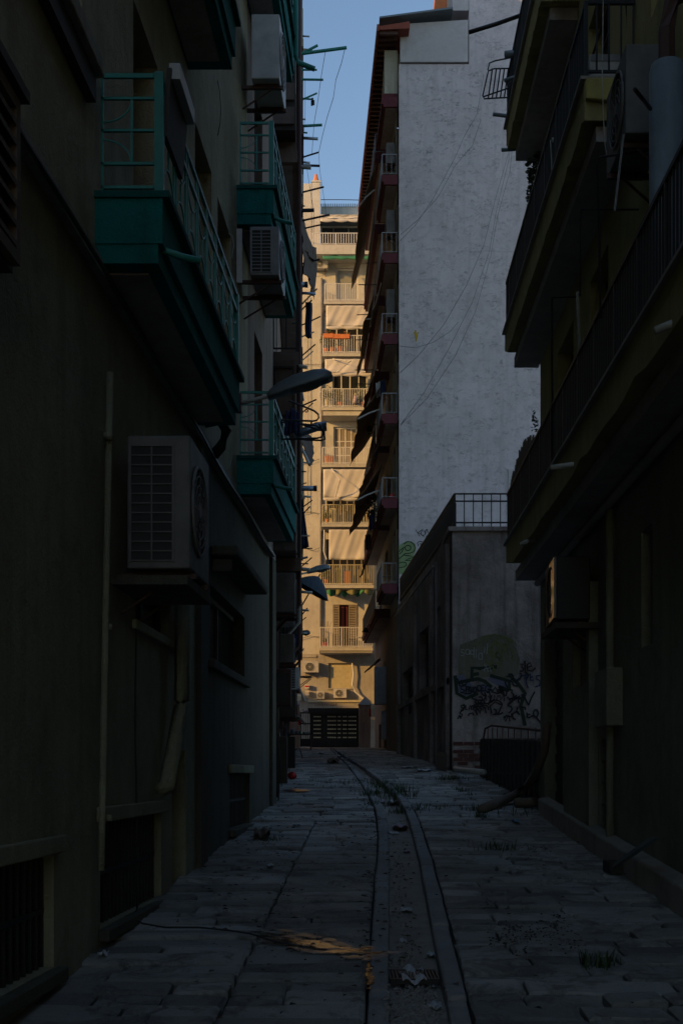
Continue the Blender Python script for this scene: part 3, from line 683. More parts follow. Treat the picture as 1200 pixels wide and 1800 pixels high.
for k, (u, r, mt) in enumerate(((19.3, .035, 'rust_brown'), (21.5, .03, 'pvc'), (25.4, .045, 'rust_brown'), (29.0, .035, 'rust_brown'), (34.0, .04, 'grey_metal'))):
    pipe('downpipe', ('rust red downpipe on the first brown row house', 'pale plastic downpipe on the first brown row house', 'thick red downpipe on the corner of the second brown row house', 'thin red downpipe mid way on the second brown row house', 'grey downpipe on the dark house behind the umbrella')[k],
         [CF(u, 0.42, 12.0), CF(u, 0.42, 5.0), CF(u, 0.42, 2.6), CF(u, 0.06, 2.2), CF(u, 0.06, -0.9)], r, mt, group='downpipes on the left row')
bay = thing('enclosed_balcony', 'brown boxed in balcony with panelled end wall past the teal balconies', 'balcony', CF(18.6, 0.2, 3.3))
MB().mat('plaster_brown').box(CF, 18.6, 22.4, 0.0, 0.37, 3.32, 6.15).build('body', bay)
fr_ = MB().mat('dark_wood')
for h0, h1 in ((3.45, 4.35), (4.45, 5.2), (5.3, 6.05)):
    fr_.box(CF, 18.57, 18.598, 0.03, 0.06, h0, h1).box(CF, 18.57, 18.598, 0.31, 0.34, h0, h1).box(CF, 18.57, 18.598, 0.061, 0.309, h1-.03, h1).box(CF, 18.57, 18.598, 0.061, 0.309, h0, h0+.03)
for k in range(6): fr_.box(CF, 18.58, 18.598, 0.07+k*.04, 0.08+k*.04, 4.48, 5.17)
fr_.build('end_panels', bay)
bay = thing('enclosed_balcony', 'upper boxed in balcony of dark boards above the brown one on the left row', 'balcony', CF(18.6, 0.2, 9.6))
MB().mat('dark_wood').box(CF, 18.7, 22.4, 0.0, 0.36, 9.62, 12.3).build('body', bay); pn = MB().mat('plaster_brown')
for k in range(7): pn.box(CF, 18.66, 18.698, 0.02, 0.34, 9.7+k*.36, 9.95+k*.36)
pn.build('end_panels', bay)
for u, o0, o1, h0, h1, mt, lab in ((18.55,.02,.30,1.0,1.55,'rust_brown','rusty meter box on the left row at shoulder height'), (18.6,.0,.24,-.15,.55,'dark_wood','dark wooden cupboard low on the left row'), (20.9,.02,.34,2.5,3.0,'ac_grey','grey cable cabinet high on the left row'), (23.6,.02,.34,.1,.7,'black_metal','black fuse box on the left row')):
    bx = thing('meter_box', lab, 'meter box', CF(u, o0, h0)); MB().mat(mt).box(CF, u, u+.5, o0, o1, h0, h1).build('body', bx, bevel=.01); MB().mat('black_metal').box(CF, u-.012, u-.001, o0+.04, o1-.04, h0+.06, h1-.06).build('door', bx)
# things hanging along the row
ac_unit(CF, 24.3, 25.0, 0.22, 0.47, 11.33, 11.8, 'white gridded outdoor unit high on the left row against the sky', 'ac_white')
ac_unit(CF, 18.6, 19.4, 0.0, 0.36, 2.40, 2.98, 'grey outdoor unit under the small lower teal balcony', 'ac_dusty', side=False)
ac_unit(CF, 19.7, 20.4, 0.02, 0.34, 1.75, 2.2, 'dark outdoor unit below the grey one on the left row', 'ac_dusty', side=False)
ac_unit(CF, 27.6, 28.3, 0.1, 0.42, 1.85, 2.35, 'white caged outdoor unit low on the left row beside the blue sheet', 'ac_white')
ac_unit(CF, 22.3, 23.0, 0.02, 0.36, 1.0, 1.5, 'lowest outdoor unit on the left row over the meter cupboard', 'dark_wood', side=False)
def awn(name, lab, corners, mat, group=None, arms=(), sag=0.0, scal=0, n=8, cat='awning', amat='white_metal', ar_r=0.035):
    """cloth between four corners (top a-b, bottom d-c) with folds; arms are tubes"""
    a, b, c, d = [Vector(q) for q in corners]; nrm = (b-a).cross(d-a).normalized()
    base = (a+b)/2; t = thing(name, lab, cat, base, group)
    ph = random.uniform(0, 6)
    def fn(u, v):
        p = a.lerp(b, u).lerp(d.lerp(c, u), v)
        return p+nrm*(sag*math.sin(math.pi*v)+0.022*math.sin(u*19+ph+3*v)*(0.3+v)+0.03*math.sin(u*7+ph+5*v*v)*v+0.012*math.sin(u*41+9*v+ph))
    mb = MB().mat(mat).grid(fn, n*2, n)
    if scal:
        k = scal*6; dn = (d-a).normalized()*0.0+Vector((0, 0, -1))
        ws = [d.lerp(c, i/k)+nrm*0.004 for i in range(k+1)]
        for i in range(k):
            l0 = 0.13+0.06*abs(math.sin(math.pi*i/6)); l1 = 0.13+0.06*abs(math.sin(math.pi*(i+1)/6))
            mb.face(ws[i], ws[i+1], ws[i+1]+dn*l1, ws[i]+dn*l0)
    mb.build('canvas', t, solid=0.006, smooth=True)
    if arms:
        ar = MB().mat(amat)
        for q in arms: ar.tube(q, ar_r, 6)
        ar.build('arm', t)
    return t
awn('awning', 'ragged brown canvas awning hanging off the left row in front of the white block', [P(527,380,27), P(534,385,31), P(556,470,30), P(530,430,26)], 'awning_old', 'brown awnings on the left row')
awn('awning', 'lower hanging flap of ragged brown awning above the navy trousers', [P(528,425,26.2), P(556,435,30.2), P(553,527,30), P(536,478,26)], 'awning_old', 'brown awnings on the left row')
awn('awning', 'small pointed brown awning on struts below the big street lamp', [P(522,762,26), P(541,760,30), P(551,782,30), P(547,822,26)], 'awning_old', 'brown awnings on the left row', arms=[[P(524,775,26), P(534,795,26), P(543,815,26)]])
awn('hanging_cloth', 'blue sheet hanging on a line low on the left row', [P(511,1062,34), P(528,1058,34), P(528,1140,34), P(513,1142,34)], 'cloth_blue', 'laundry on the left row', cat='laundry')
awn('hanging_cloth', 'navy cloth hanging in a point beside the fawn awnings', [P(526,865,33), P(530,868,33), P(543,962,33), P(526,966,33)], 'cloth_navy', 'laundry on the left row', cat='laundry')
t = thing('trousers', 'navy trousers hanging from a pole in front of the white block', 'trousers', P(541, 560, 30), 'laundry on the left row')
tr = MB().mat('cloth_navy')
for x0, x1, x2 in ((539, 536.5, 540.5), (544, 540.5, 545.5)): tr.grid(lambda u, v, x0=x0, x1=x1: P(x0-1.5+u*5.5+(x1-x0+2)*v*0.6+0.6*math.sin(v*7), 530+v*62+u*3, 30-0.04*math.sin(u*5)), 4, 10)
tr.build('trouser_legs', t, solid=0.03, smooth=True)
MB().mat('black_metal').tube([P(522,556,30), P(533,541,30), P(548,527,30)], 0.018, 5).build('hanger_pole', t)
# umbrella
t = thing('umbrella', 'faded blue umbrella canopy tilted out of the left row over the alley', 'umbrella', P(535, 1045, 36))
um = MB().mat('tarp_blue'); apex = P(521, 1008, 36); rimc = P(553, 1046, 36)
axu = (apex-P(538, 1046, 36)).normalized(); e1 = Vector((0, 1, 0)); e2 = (P(578, 1054, 36)-P(516, 1018, 36)); L2 = e2.length/2; e2.normalize(); cc = (P(578, 1054, 36)+P(516, 1018, 36))/2
up = Vector((e2.z, 0, -e2.x)); up = up if up.z > 0 else -up
rings = []
for k in range(5):
    f = k/4; rings.append([cc+up*(0.42*(1-f**1.6)-(0.05*f if True else 0))+e2*L2*f*math.cos(2*math.pi*j/16)*(1-0.04*(j % 2))+e1*L2*f*math.sin(2*math.pi*j/16) for j in range(16)])
for a_, b_ in zip(rings, rings[1:]):
    for j in range(16): um.face(a_[j], a_[(j+1) % 16], b_[(j+1) % 16], b_[j])
um.build('canopy', t, solid=0.01)
ur = MB().mat('black_metal')
for j in range(0, 16, 2): ur.tube([cc+up*0.05, rings[2][j]-up*0.03, rings[4][j]-up*0.01], 0.012, 4)
ur.tube([cc+up*0.5, cc-up*0.9], 0.02, 6); ur.build('frame', t)
# rack, cloth bundle and rolled awning beyond the lamp
def wire_rack(name, lab, loops, r, mat, parent=None):
    mb = MB().mat(mat)
    for q in loops: mb.tube(q, r, 6)
    return mb.build(name, label=lab, cat='drying rack')
D1 = 15.0
wire_rack('drying_rack', 'black tubular drying rack folded out of the lower teal balcony below the lamp', [
    [P(x, y, D1) for x, y in ((508,704),(520,709),(540,717),(552,722),(559,728),(560,734),(556,739),(550,740),(520,739),(494,738))],
    [P(x, y, D1+.5) for x, y in ((476,742),(500,742),(530,745),(555,748),(566,754),(568,761),(565,768),(558,770),(530,771),(491,772))],
    [P(x, y, D1+.5) for x, y in ((560,745),(568,757),(571,772),(564,774),(540,773),(522,771))], [P(530,746,D1+.5), P(550,752,D1+.5), P(562,756,D1+.5)], [P(547,740,D1), P(547,745,D1+.5)]], 0.012, 'black_metal')
bl = MB().mat('cloth_blue'); bl.grid(lambda u, v: P(500+26*u+(4*(1-v) if u < .5 else -2*(1-v)), 721+42*v+3*math.sin(u*8), D1+0.2-0.06*math.sin(u*19)-0.05*math.sin(u*3.1)), 22, 8)
bl.build('cloth_bundle', solid=0.02, smooth=True, label='blue cloth bunched over the black drying rack', cat='laundry')
MB().mat('grey_metal').tube([P(518,765,D1+.8), P(540,756,D1+.8), P(556,750,D1+.8), P(574,749,D1+.8)], 0.05, 8, 0.06).build('rolled_mat', smooth=True, label='grey roll lying across the black drying rack', cat='roll')
# arms and poles for washing lines
PO = [ # x0,y0,x1,y1,depth,radius,label
 (534,93,609,83,24,.035,'longest teal washing line arm crossing the sky'), (533,92,558,79,24,.028,'short slanting arm just above the longest teal washing line arm'),
 (532,122,557,122,25,.022,'first short level arm below the longest arm against the sky'), (532,139,568,139.5,25,.025,'second level arm below the longest arm against the sky'),
 (528,172,548,174,26,.02,'arm with clothes pegs dangling from its tip'), (532,174,557,163,26,.02,'slanting arm above the one with clothes pegs'),
 (531,221,566,219,27,.032,'thick level arm half way up the strip of sky'), (531,232,540,233,27,.02,'stub arm below the thick level one in the sky'),
 (528,277,560,267,28,.02,'slanting arm carrying two wires above the chimney'), (532,290,562,291,29,.03,'level arm just under the two wires left of the roof eave'),
 (505,370,552,369,22,.035,'dark green pole across the chimney stack'), (533,337,569,328,28,.022,'slanting pole touching the chimney top'),
 (528,388,579,377,28,.024,'long slanting pole over the penthouse balcony'), (530,402,566,394,29,.02,'slanting pole under the long one by the penthouse'),
 (526,465,562,455,29,.022,'pale pole before the green awning outdoor unit'), (528,489,542,462,29,.016,'short prop under the pale pole'),
 (524,541,557,507,30,.018,'thin pole rising past the brown awning tip'), (522,575,563,556,30,.018,'thin pole above the navy trouser hem'),
 (524,594,552,583,30,.018,'thin pole at the navy trouser hem'), (526,629,554,605,31,.018,'thin pole crossing the plain wall by the second balcony'),
 (528,636,550,617,31,.014,'fine pole just under the thin crossing one'), (524,716,556,702,31,.02,'rod with a small wheel right of the lamp'),
 (526,730,550,708,31,.014,'fine strut under the rod with the wheel'), (506,818,528,818,24,.03,'dark level stub below the small brown awning'),
 (523,829,538,829,31,.018,'small level arm under the dark stub'), (524,876,536,876,31,.02,'small level arm under the grey spout'),
 (530,893,549,879,32,.016,'fine slanting pole beside the navy cloth top'), (531,905,545,890,32,.016,'second fine slanting pole beside the navy cloth'),
 (513,942,544,942,30,.018,'level arm crossing the navy cloth'), (527,964,549,964,33,.016,'level arm at the foot of the navy cloth'),
 (525,991,542,991,33,.016,'small level arm above the far street lamp'), (524,1001,548,980,33,.016,'slanting pole above the far street lamp'),
 (527,1085,540,1069,36,.018,'slanting pole under the blue umbrella'), (525,1096,538,1085,36,.014,'fine pole beside the blue hanging sheet'),
 (522,1158,534,1140,38,.02,'pole low before the sunlit outdoor unit'), (507,1176,533,1142,40,.014,'thin rod low on the left row')]
for x0, y0, x1, y1, d, r, lab in PO:
    mb = MB().mat('teal_metal' if y0 < 240 else ('pvc' if y0 > 480 and y0 % 3 < 1 else 'black_metal'))
    a, b = P(x0-6, y0+(y0-y1)*6/max(6, x1-x0), d), P(x1, y1, d); mb.tube([a, a.lerp(b, .5), b], r, 6); mb.build('washing_line_arm', label=lab, cat='washing line arm', group='washing line arms along the left row')
for lab, pts, r in (('thin wire hanging in a long curve from the tip of the longest arm', [(606,85,24),(600,110,24.5),(590,140,25),(586,170,26),(575,205,26.5),(566,240,27.5),(560,268,28)], .006),
    ('straight wire from the middle of the longest arm down to the lower slanting arm', [(572,88,24),(565,130,25),(558,180,26),(552,215,27),(548,271,28)], .006),
    ('vertical wire right beside the left row against the sky', [(536,140,25),(536,200,26),(534,230,27)], .005),
    ('wire from the slanting arm down to the dark green pole', [(560,268,28),(562,300,28),(571,360,28),(573,377,28)], .005),
    ('wires slanting down past the chimney', [(532,265,28),(540,300,27.5),(546,340,27.5),(551,369,27)], .005),
    ('wire running down the plain white wall to the trousers', [(552,369,27),(550,440,29),(548,520,30)], .004)):
    pipe('wire', lab, [P(*q) for q in pts], r, 'black_metal', cat='wire', n=4, group='washing line wires', smooth=False)
pg = MB().mat('black_metal')
for x, y in ((549,172),(551,176),(548,177)): pg.box(Frame(lambda u, o: (P(x, y, 26).x+u, 26+o)), -.02, .02, -.02, .02, P(x, y, 26).z-EYE-.09, P(x, y, 26).z-EYE)
pg.build('clothes_pegs', label='small cluster of pegs hanging from an arm tip in the sky', cat='clothes pegs')
for x0, x1, y, d, lab in ((518,541,500,25,'pale grey spout in front of the ragged brown awning'), (523,557,858.5,26,'thick grey spout with a black end beside the fawn awning')):
    t = thing('spout', lab, 'spout', P(x0, y, d), 'grey spouts on the left row')
    MB().mat('grey_metal').tube([P(x0-8, y, d), P(x1-5, y, d)], 0.055, 10).build('tube', t, smooth=True)
    MB().mat('rubber').tube([P(x1-5, y, d), P(x1, y, d)], 0.06, 10).build('end_cap', t, smooth=True)
wh = MB().mat('black_metal').tube(arc(P(538.5,722,31), 0.033, 0, 360, 12, (1,0,0), (0,0,1)), 0.015, 4); wh.build('pulley', label='small black pulley wheel on a rod right of the lamp', cat='pulley')
# street level on the left
def cabinet(name, lab, px0, px1, ytop, ybase, mat, dep=0.35, cat='cabinet', top='stone_lintel'):
    g0 = gnd(px1, ybase); d = g0.y; x0 = (px0-600)*d/F; x1 = (px1-600)*d/F; h0 = g0.z-EYE-0.05; h1 = (HZ-ytop)*d/F
    t = thing(name, lab, cat, (x1, d, g0.z)); MB().mat(mat).box(AF, x0, x1, d, d+dep, h0, h1).build('body', t, bevel=0.01)
    MB().mat(top).box(AF, x0-0.0, x1+0.02, d-0.02, d+dep+0.02, h1+0.001, h1+0.03).build('top', t)
    MB().mat(top).box(AF, x0+(x1-x0)*0.12, x1-(x1-x0)*0.12, d-0.014, d-0.002, h0+0.12, h1-0.08).build('door', t)
    return t
cabinet('meter_cabinet', 'tall black street cabinet against the left row', 462, 487, 1283, 1392, 'black_metal', 0.5, top='black_metal')
cabinet('planter', 'low dark stone block on the left of the alley', 484, 511, 1327, 1357, 'concrete_old', 0.6, 'stone block')
g = gnd(513, 1371); mb = MB().mat('red_paint'); 
mb.grid(lambda u, v: g+Vector((0.085*math.sin(math.pi*v)*math.cos(2*math.pi*u)*(1+0.12*math.sin(9*u+5*v)), 0.085*math.sin(math.pi*v)*math.sin(2*math.pi*u), 0.075-0.075*math.cos(math.pi*v)*(1+0.1*math.sin(7*u)))), 18, 10)
mb.build('ball', smooth=True, label='crumpled red ball lying by the low stone block', cat='ball')
# table with goods and plants
gt = gnd(527, 1319); dt = gt.y; t = thing('table', 'small dark table standing near the gate on the left', 'table', (P(527, 1300, dt).x, dt, gt.z))
hT = (HZ-1290)*dt/F; x0, x1 = (506-600)*dt/F, (548-600)*dt/F
MB().mat('dark_wood').box(AF, x0, x1, dt, dt+0.6, hT-0.04, hT).build('table_top', t)
for x in (x0+0.05, x1-0.05):
    for y in (dt+0.05, dt+0.55): MB().mat('rust_brown').box(AF, x-0.02, x+0.02, y-0.02, y+0.02, gt.z-EYE, hT-0.041).build('leg', t)
for i, (px, hh, mt) in enumerate(((512,.22,'litter_blue'),(516,.30,'cloth_white'),(521,.16,'grey_metal'),(527,.12,'teal_metal'),(534,.10,'teal_metal'),(541,.12,'pvc'))):
    x = (px-600)*dt/F; MB().mat(mt).tube([(x, dt+.15, EYE+hT), (x, dt+.15, EYE+hT+hh*.7), (x, dt+.15, EYE+hT+hh*.72)], 0.05, 8).build('jar', smooth=True, label=('blue jar at the left end of the table by the gate','tall white jar second from the left on the table','grey tin in the middle left of the table','wide teal tin in the middle of the table','low teal tin right of the middle of the table','pale tub at the right end of the table')[i], cat='jar', group='jars on the table by the gate')
pl = MB(); foliage(pl, P(515,1262,46), (0.28,0.3,0.14), 260, 0.05, ('leaf','awning_green')); pl.build('potted_plant', label='flat green plant spreading from the left row before the gate', cat='plant')
pl = MB().mat('cloth_blue'); foliage(pl, P(536,1250,60), (0.12,0.12,0.10), 60, 0.05, ('cloth_blue','cloth_white')); pl.build('flowers', label='small pale blue flower cluster beside the gate', cat='flowers')
# more small things standing out of the row
rc = random.Random(77)
for k in range(14):
    u = 19.5+k*1.35; h = rc.uniform(0.2, 7.5); o = rc.uniform(.40, .62)
    pts = [CF(u, .3, h), CF(u+rc.uniform(-.1,.1), .42, h+rc.uniform(-.1,.1)), CF(u+.1, o, h+rc.uniform(-.25,.25))]
    MB().mat(rc.choice(('rust_brown','pvc','black_metal','ac_grey'))).tube(pts, rc.uniform(.012,.03), 6).build('bracket_stub', label='short stub or bracket sticking out of the crowded left row', cat='bracket', group='stubs along the left row')
# tangle of service cables on the row
for k in range(10):
    u = 18.7+k*1.4; pts = [CF(u+0.3*math.sin(i*1.3+k), 0.05+0.12*random.random(), 3.2-i*0.75) for i in range(6)]
    pipe('cable', 'loose black service cable sagging down the left row', pts, 0.012, 'rubber', cat='cable', n=4, group='service cables on the left row', smooth=False)

# ================================================================ BUILDING ON THE RIGHT (yellowish plaster, long balcony)
D = thing('apartment_building', 'dark building with cracked yellow balconies filling the right side', 'building', RF(10, 0, -1.0))
opsD = [(15.4, 17.0, -0.5, 2.3), (9.9, 10.75, 0.95, 1.75), (7.0, 7.9, 0.9, 2.1), (13.2, 14.0, 1.0, 1.85), (12.4, 13.0, -0.55, 0.8),
        (12.5, 13.5, 3.25, 5.3), (14.6, 15.8, 3.25, 5.3), (8.0, 9.2, 3.25, 5.3), (12.5, 13.6, 6.3, 8.1), (15.0, 16.0, 6.3, 8.1), (5, 7, 3.25, 5.3), (9.8, 10.6, 6.4, 8.0)]
opsD = [(10.55, 10.98, 1.10, 2.12) if o[0] == 9.9 else o for o in opsD]
m = MB().mat('plaster_right'); wall_sheet(m, RF, -9, 17.4, -4.5, 3.0, [o for o in opsD if o[3] < 3], 0.24)
m.mat('plaster_yellow'); wall_sheet(m, RF, -9, 17.4, 3.0, 12.0, [o for o in opsD if o[3] > 3], 0.24)
m.mat('plaster_brown').box(RF, -9, 17.38, -9, -0.40, -4.5, 12.0); m.mat('plaster_right').box(RF, 17.34, 17.42, -6, -0.002, -3, 12.0); m.build('wall', D)
MB().mat('stone_lintel').hexa([RF(-8.9,0.003,-3), RF(16.6,0.003,-2), RF(16.6,0.16,-2), RF(-8.9,0.16,-3), RF(-8.9,0.003,-1.95), RF(16.6,0.003,-0.30), RF(16.6,0.14,-0.33), RF(-8.9,0.14,-1.98)]).build('plinth', D, bevel=0.02)
for o in opsD:
    if o[0] == 15.4:
        rs = MB().mat('dark_wood'); n = 22
        for i in range(n):
            h = o[2]+(o[3]-o[2])*i/n; rs.box(RF, o[0], o[1], -0.2, -0.17+0.02*(i % 2), h, h+(o[3]-o[2])/n)
        rs.build('roller_door', D)
    elif o[3] > 3 and o[3]-o[2] > 1.8: louvres(D, RF, o[0]+.01, o[1]-.01, o[2]+.01, o[3]-.01, -0.2, 'dark_wood', 'balcony_door')
    else:
        window(D, RF, o[0]+.01, o[1]-.01, o[2]+.01, o[3]-.01, 0.14, mull=1, rows=3)
        if o[0] > 12:
            b = MB().mat('rust_brown')
            for i in range(1, 6): h = o[2]+(o[3]-o[2])*i/6; b.box(RF, o[0], o[1], -0.05, -0.03, h-0.01, h+0.01)
            b.build('window_grating', D)
pil = MB().mat('plaster_right').box(RF, 13.02, 14.7, 0.003, 0.10, -1.6, 0.95).box(RF, 13.02, 13.18, 0.003, 0.10, 0.951, 2.0).box(RF, 14.05, 14.7, 0.003, 0.10, 0.951, 2.0); pil.build('pilaster', D)
MB().mat('plaster_right').box(RF, 11.75, 12.35, 0.003, 0.16, 0.45, 1.0).build('meter_box', D, bevel=0.01)
def right_balcony(u0, u1, ht, lip=0.46, bars=0.095, railh=0.70, mat='plaster_yellow', endm=True):
    s = MB().mat(mat)
    N = 40; rnd = random.Random(int(ht*10))                 # broken lower edge
    us = [u0+(u1-u0)*i/N for i in range(N+1)]
    jag = [rnd.uniform(0, 0.06) if rnd.random() < 0.3 else 0 for _ in us]; jag[-1] = 0.12; jag[-2] = 0.08
    for i in range(N):
        a, b = us[i], us[i+1]
        s.hexa([RF(a,0,ht-0.39+jag[i]), RF(b,0,ht-0.39+jag[i+1]), RF(b,lip,ht-0.39+jag[i+1]), RF(a,lip,ht-0.39+jag[i]), RF(a,0,ht-0.03), RF(b,0,ht-0.03), RF(b,lip,ht-0.03), RF(a,lip,ht-0.03)])
    s.mat('stone_lintel').box(RF, u0-0.02, u1+0.02, 0, lip+0.04, ht-0.029, ht)
    s.mat('soffit_grey').box(RF, u0+0.1, u1-0.1, 0.0, lip-0.12, ht-0.53, ht-0.391)
    b = s.build('balcony', D)
    railing(b, RF, u0+0.03, u1-0.03, lip-0.02, ht, ht+railh, 'black_metal', bars, 0.008)
    return b
b1 = right_balcony(2.2, 17.55, 3.22)
b2 = right_balcony(11.2, 17.7, 6.24)
b3 = right_balcony(14.2, 17.7, 9.15, 0.44)
b4 = right_balcony(9.0, 13.9, 9.3, 0.44)
for b, q in ((b1, [((1186,567),(1150,581),8.0),((1020,815),(968,822),11.8),((930,950),(914,957),15.2)]), (b2, [((1010,242),(970,246),13.2),((925,524),(902,531),16.6)]), (b3, [((915,132),(886,141),16.8),((905,205),(866,200),17.4),((900,262),(881,263),17.6)])):
    for (xa, ya), (xb, yb), d in q:
        MB().mat('pvc' if b is not b3 else 'lamp_grey').tube([P(xa+10, ya-1, d), P(xa, ya, d), P(xb, yb, d)], 0.026, 8).build('drain_spout', b, smooth=True)
# render ledge that shows broken plaster on the near end of balcony two
MB().mat('plaster_lemon').hexa([RF(11.14,0.06,5.98), RF(11.195,0.06,5.98), RF(11.195,0.455,6.02), RF(11.14,0.455,6.02), RF(11.14,0.06,6.2), RF(11.195,0.06,6.2), RF(11.195,0.455,6.2), RF(11.14,0.455,6.2)]).build('loose_plaster', b2, bevel=0.01)
pipe('conduit', '', [RF(u, 0.07, 2.61-0.004*math.sin(u)) for u in [2+0.8*i for i in range(20)]], 0.045, 'soffit_grey', D)
pipe('rain_pipe', '', [RF(12.1, 0.06, 2.55), RF(12.1, 0.06, 1.0), RF(12.1, 0.06, -0.8)], 0.04, 'plaster_right', D)
ac_unit(RF, 13.0, 13.8, 0.09, 0.44, 1.60, 2.26, 'outdoor unit with a bright gilded edge under the long right balcony', 'black_metal', glossy=True, side=False)
MB().mat('dark_wood').box(RF, 12.9, 14.0, 0.0, 0.46, 1.50, 1.56).build('shelf', label='ledge carrying the outdoor unit on the right wall', cat='shelf')
ac_unit(RF, 9.8, 10.6, 0.06, 0.38, 5.02, 5.72, 'outdoor unit high on the yellow right wall beside the metal duct', 'ac_dim', side=False)
ac = MB().mat('ac_grey').tube([RF(9.785, 0.40, 5.0), RF(9.785, 0.47, 4.4)], 0.01, 5); ac.build('drip_tube', label='thin drip tube below the high right outdoor unit', cat='tube')
t = thing('metal_duct', 'big streaked blue grey metal duct standing behind the long right balcony rail', 'duct', RF(8, 0.45, 3.25))
db = MB().mat('duct_metal'); n = 28
cx, cy = RF(9.0, 0.25, 0).x, 9.0
def dct(z, r): return [Vector((cx+r*math.cos(2*math.pi*j/n), cy+r*math.sin(2*math.pi*j/n), EYE+z)) for j in range(n)]
S = [dct(3.24, .120), dct(3.7, .122), dct(4.1, .123), dct(5.05, .125), dct(5.10, .112)]
for a_, b_ in zip(S, S[1:]):
    for j in range(n): db.face(a_[j], a_[(j+1) % n], b_[(j+1) % n], b_[j])
db.build('duct', t, smooth=True)
MB().mat('duct_metal').face(*[p+Vector((0, 0, .002)) for p in S[-1]]).build('duct_cap', t)
MB().mat('rust_brown').tube([RF(9.0,0.25,5.05), RF(9.0,0.25,5.35), RF(9.05,0.2,5.6), RF(9.05,0.02,5.7)], 0.06, 6).build('upper_bend', t)
MB().mat('black_metal').tube([P(1115,156,8.5), P(1128,172,8.6), P(1143,191,8.85)], 0.014, 6).build('stub_bar', t)
t = thing('washing_machine', 'white washing machine standing on the upper right balcony', 'washing machine', RF(11.6, 0.2, 6.25))
MB().mat('ac_white').box(RF, 11.5, 12.0, 0.06, 0.36, 6.25, 6.62).build('body', t, bevel=0.012)
MB().mat('ac_grey').box(RF, 11.49, 11.498, 0.07, 0.35, 6.55, 6.61).build('control_panel', t)
for lab, pts, r, mt in (('tall thin black frame standing up from the long right balcony', [(1016,521,13.2),(970,523,13.2),(970,640,13.2),(972,850,13.2)], .012, 'black_metal'),
    ('second taller black rod frame hanging near the metal duct', [(1145,263,10),(1052,276,10),(1049,290,10),(1053,420,10),(1055,560,10)], .009, 'black_metal'),
    ('thin black frame line between the two rod frames', [(1122,368,11),(1020,368,11),(1019,520,11)], .009, 'black_metal'),
    ('white pole with a sunlit edge behind the long right balcony rail', [(1015,513,12.6),(1016,560,12.6),(1018,634,12.6)], .017, 'ac_gloss'),
    ('thin white cord hanging from the top past the yellow balcony end', [(1060,-20,10.6),(1059,60,10.6),(1058,140,10.6),(1060,200,10.6),(1063,255,10.6),(1068,285,10.6),(1079,304,10.6)], .005, 'pvc'),
    ('dark cord lying on the yellow wall above the high outdoor unit', [(1099,0,11.6),(1102,30,11.6),(1104,90,11.6)], .008, 'black_metal'),
    ('white cord dangling from the spout of the upper right balcony', [(967,246,13.3),(968,262,13.3),(969,280,13.3),(970,325,13.3)], .006, 'pvc')):
    pipe('rod' if r > .008 else 'cord', lab, [P(*q) for q in pts], r, mt, cat='rod' if r > .008 else 'cord', n=5, smooth=False)
# drying rack and arms at the top right
wire_rack('drying_rack', 'round cornered wire drying rack sticking out of the upper right balcony before the white wall', [[P(x, y, 17.3) for x, y in ((913,119),(868,120),(858,124),(856,132),(848,168),(851,173),(865,172),(906,170),(912,166),(914,119))],
    [P(x, y, 17.3) for x, y in ((857,122),(860,110),(870,106),(915,97))], [P(850,169,17.3), P(882,158,17.3), P(910,149,17.3)]]+[[P(865+i*7, 120, 17.3), P(858+i*7, 171, 17.3)] for i in range(7)], 0.011, 'black_metal')
for lab, q, r, mt in (('long dark pole leaning over to the white panel at the top right', ((824,56,17),(870,42,17),(924,23,17)), .028, 'black_metal'), ('thick dark blue roll over the drying rack at the top right', ((887,96,17),(905,93,17),(922,89,17)), .05, 'lamp_grey')):
    mb = MB().mat(mt).tube([P(*p) for p in q], r, 8); mb.build('pole', label=lab, cat='pole', smooth=True)
# climbing plant at the far end of the upper right balconies, reed screen
pl = MB(); foliage(pl, P(942,290,17.6), (0.14,0.3,0.34), 420, 0.045, ('leaf_dark','leaf_dark')); foliage(pl, P(936,355,17.7), (0.07,0.15,0.42), 120, 0.04, ('leaf_dark','leaf_dark'))
pl.mat('wood').tube([P(938,250,17.7), P(936,320,17.7), P(932,360,17.7), P(935,400,17.7), P(937,452,17.7)], 0.01, 4); pl.build('climbing_plant', label='dark ivy trailing from the upper right balcony past the white wall', cat='climbing plant')
pl = MB().mat('wood'); foliage(pl, P(941,745,17.6), (0.05,0.1,0.25), 50, 0.03, ('leaf_dark','leaf_dark')); pl.build('dry_twigs', label='wispy dry twigs on the right building corner above the reed screen', cat='twigs')
rs = MB().mat('wood'); rnd = random.Random(4)
for i in range(90):
    u = 14.9+i*0.029; h = 3.95+0.22*max(0, math.sin((u-14.9)*1.2))+rnd.uniform(-0.07, 0.10); rs.box(RF, u-0.011, u+0.011, 0.395, 0.415, 3.30, h)
rs.build('reed_screen', label='jagged reed screen tied inside the far end of the long right balcony', cat='reed screen')
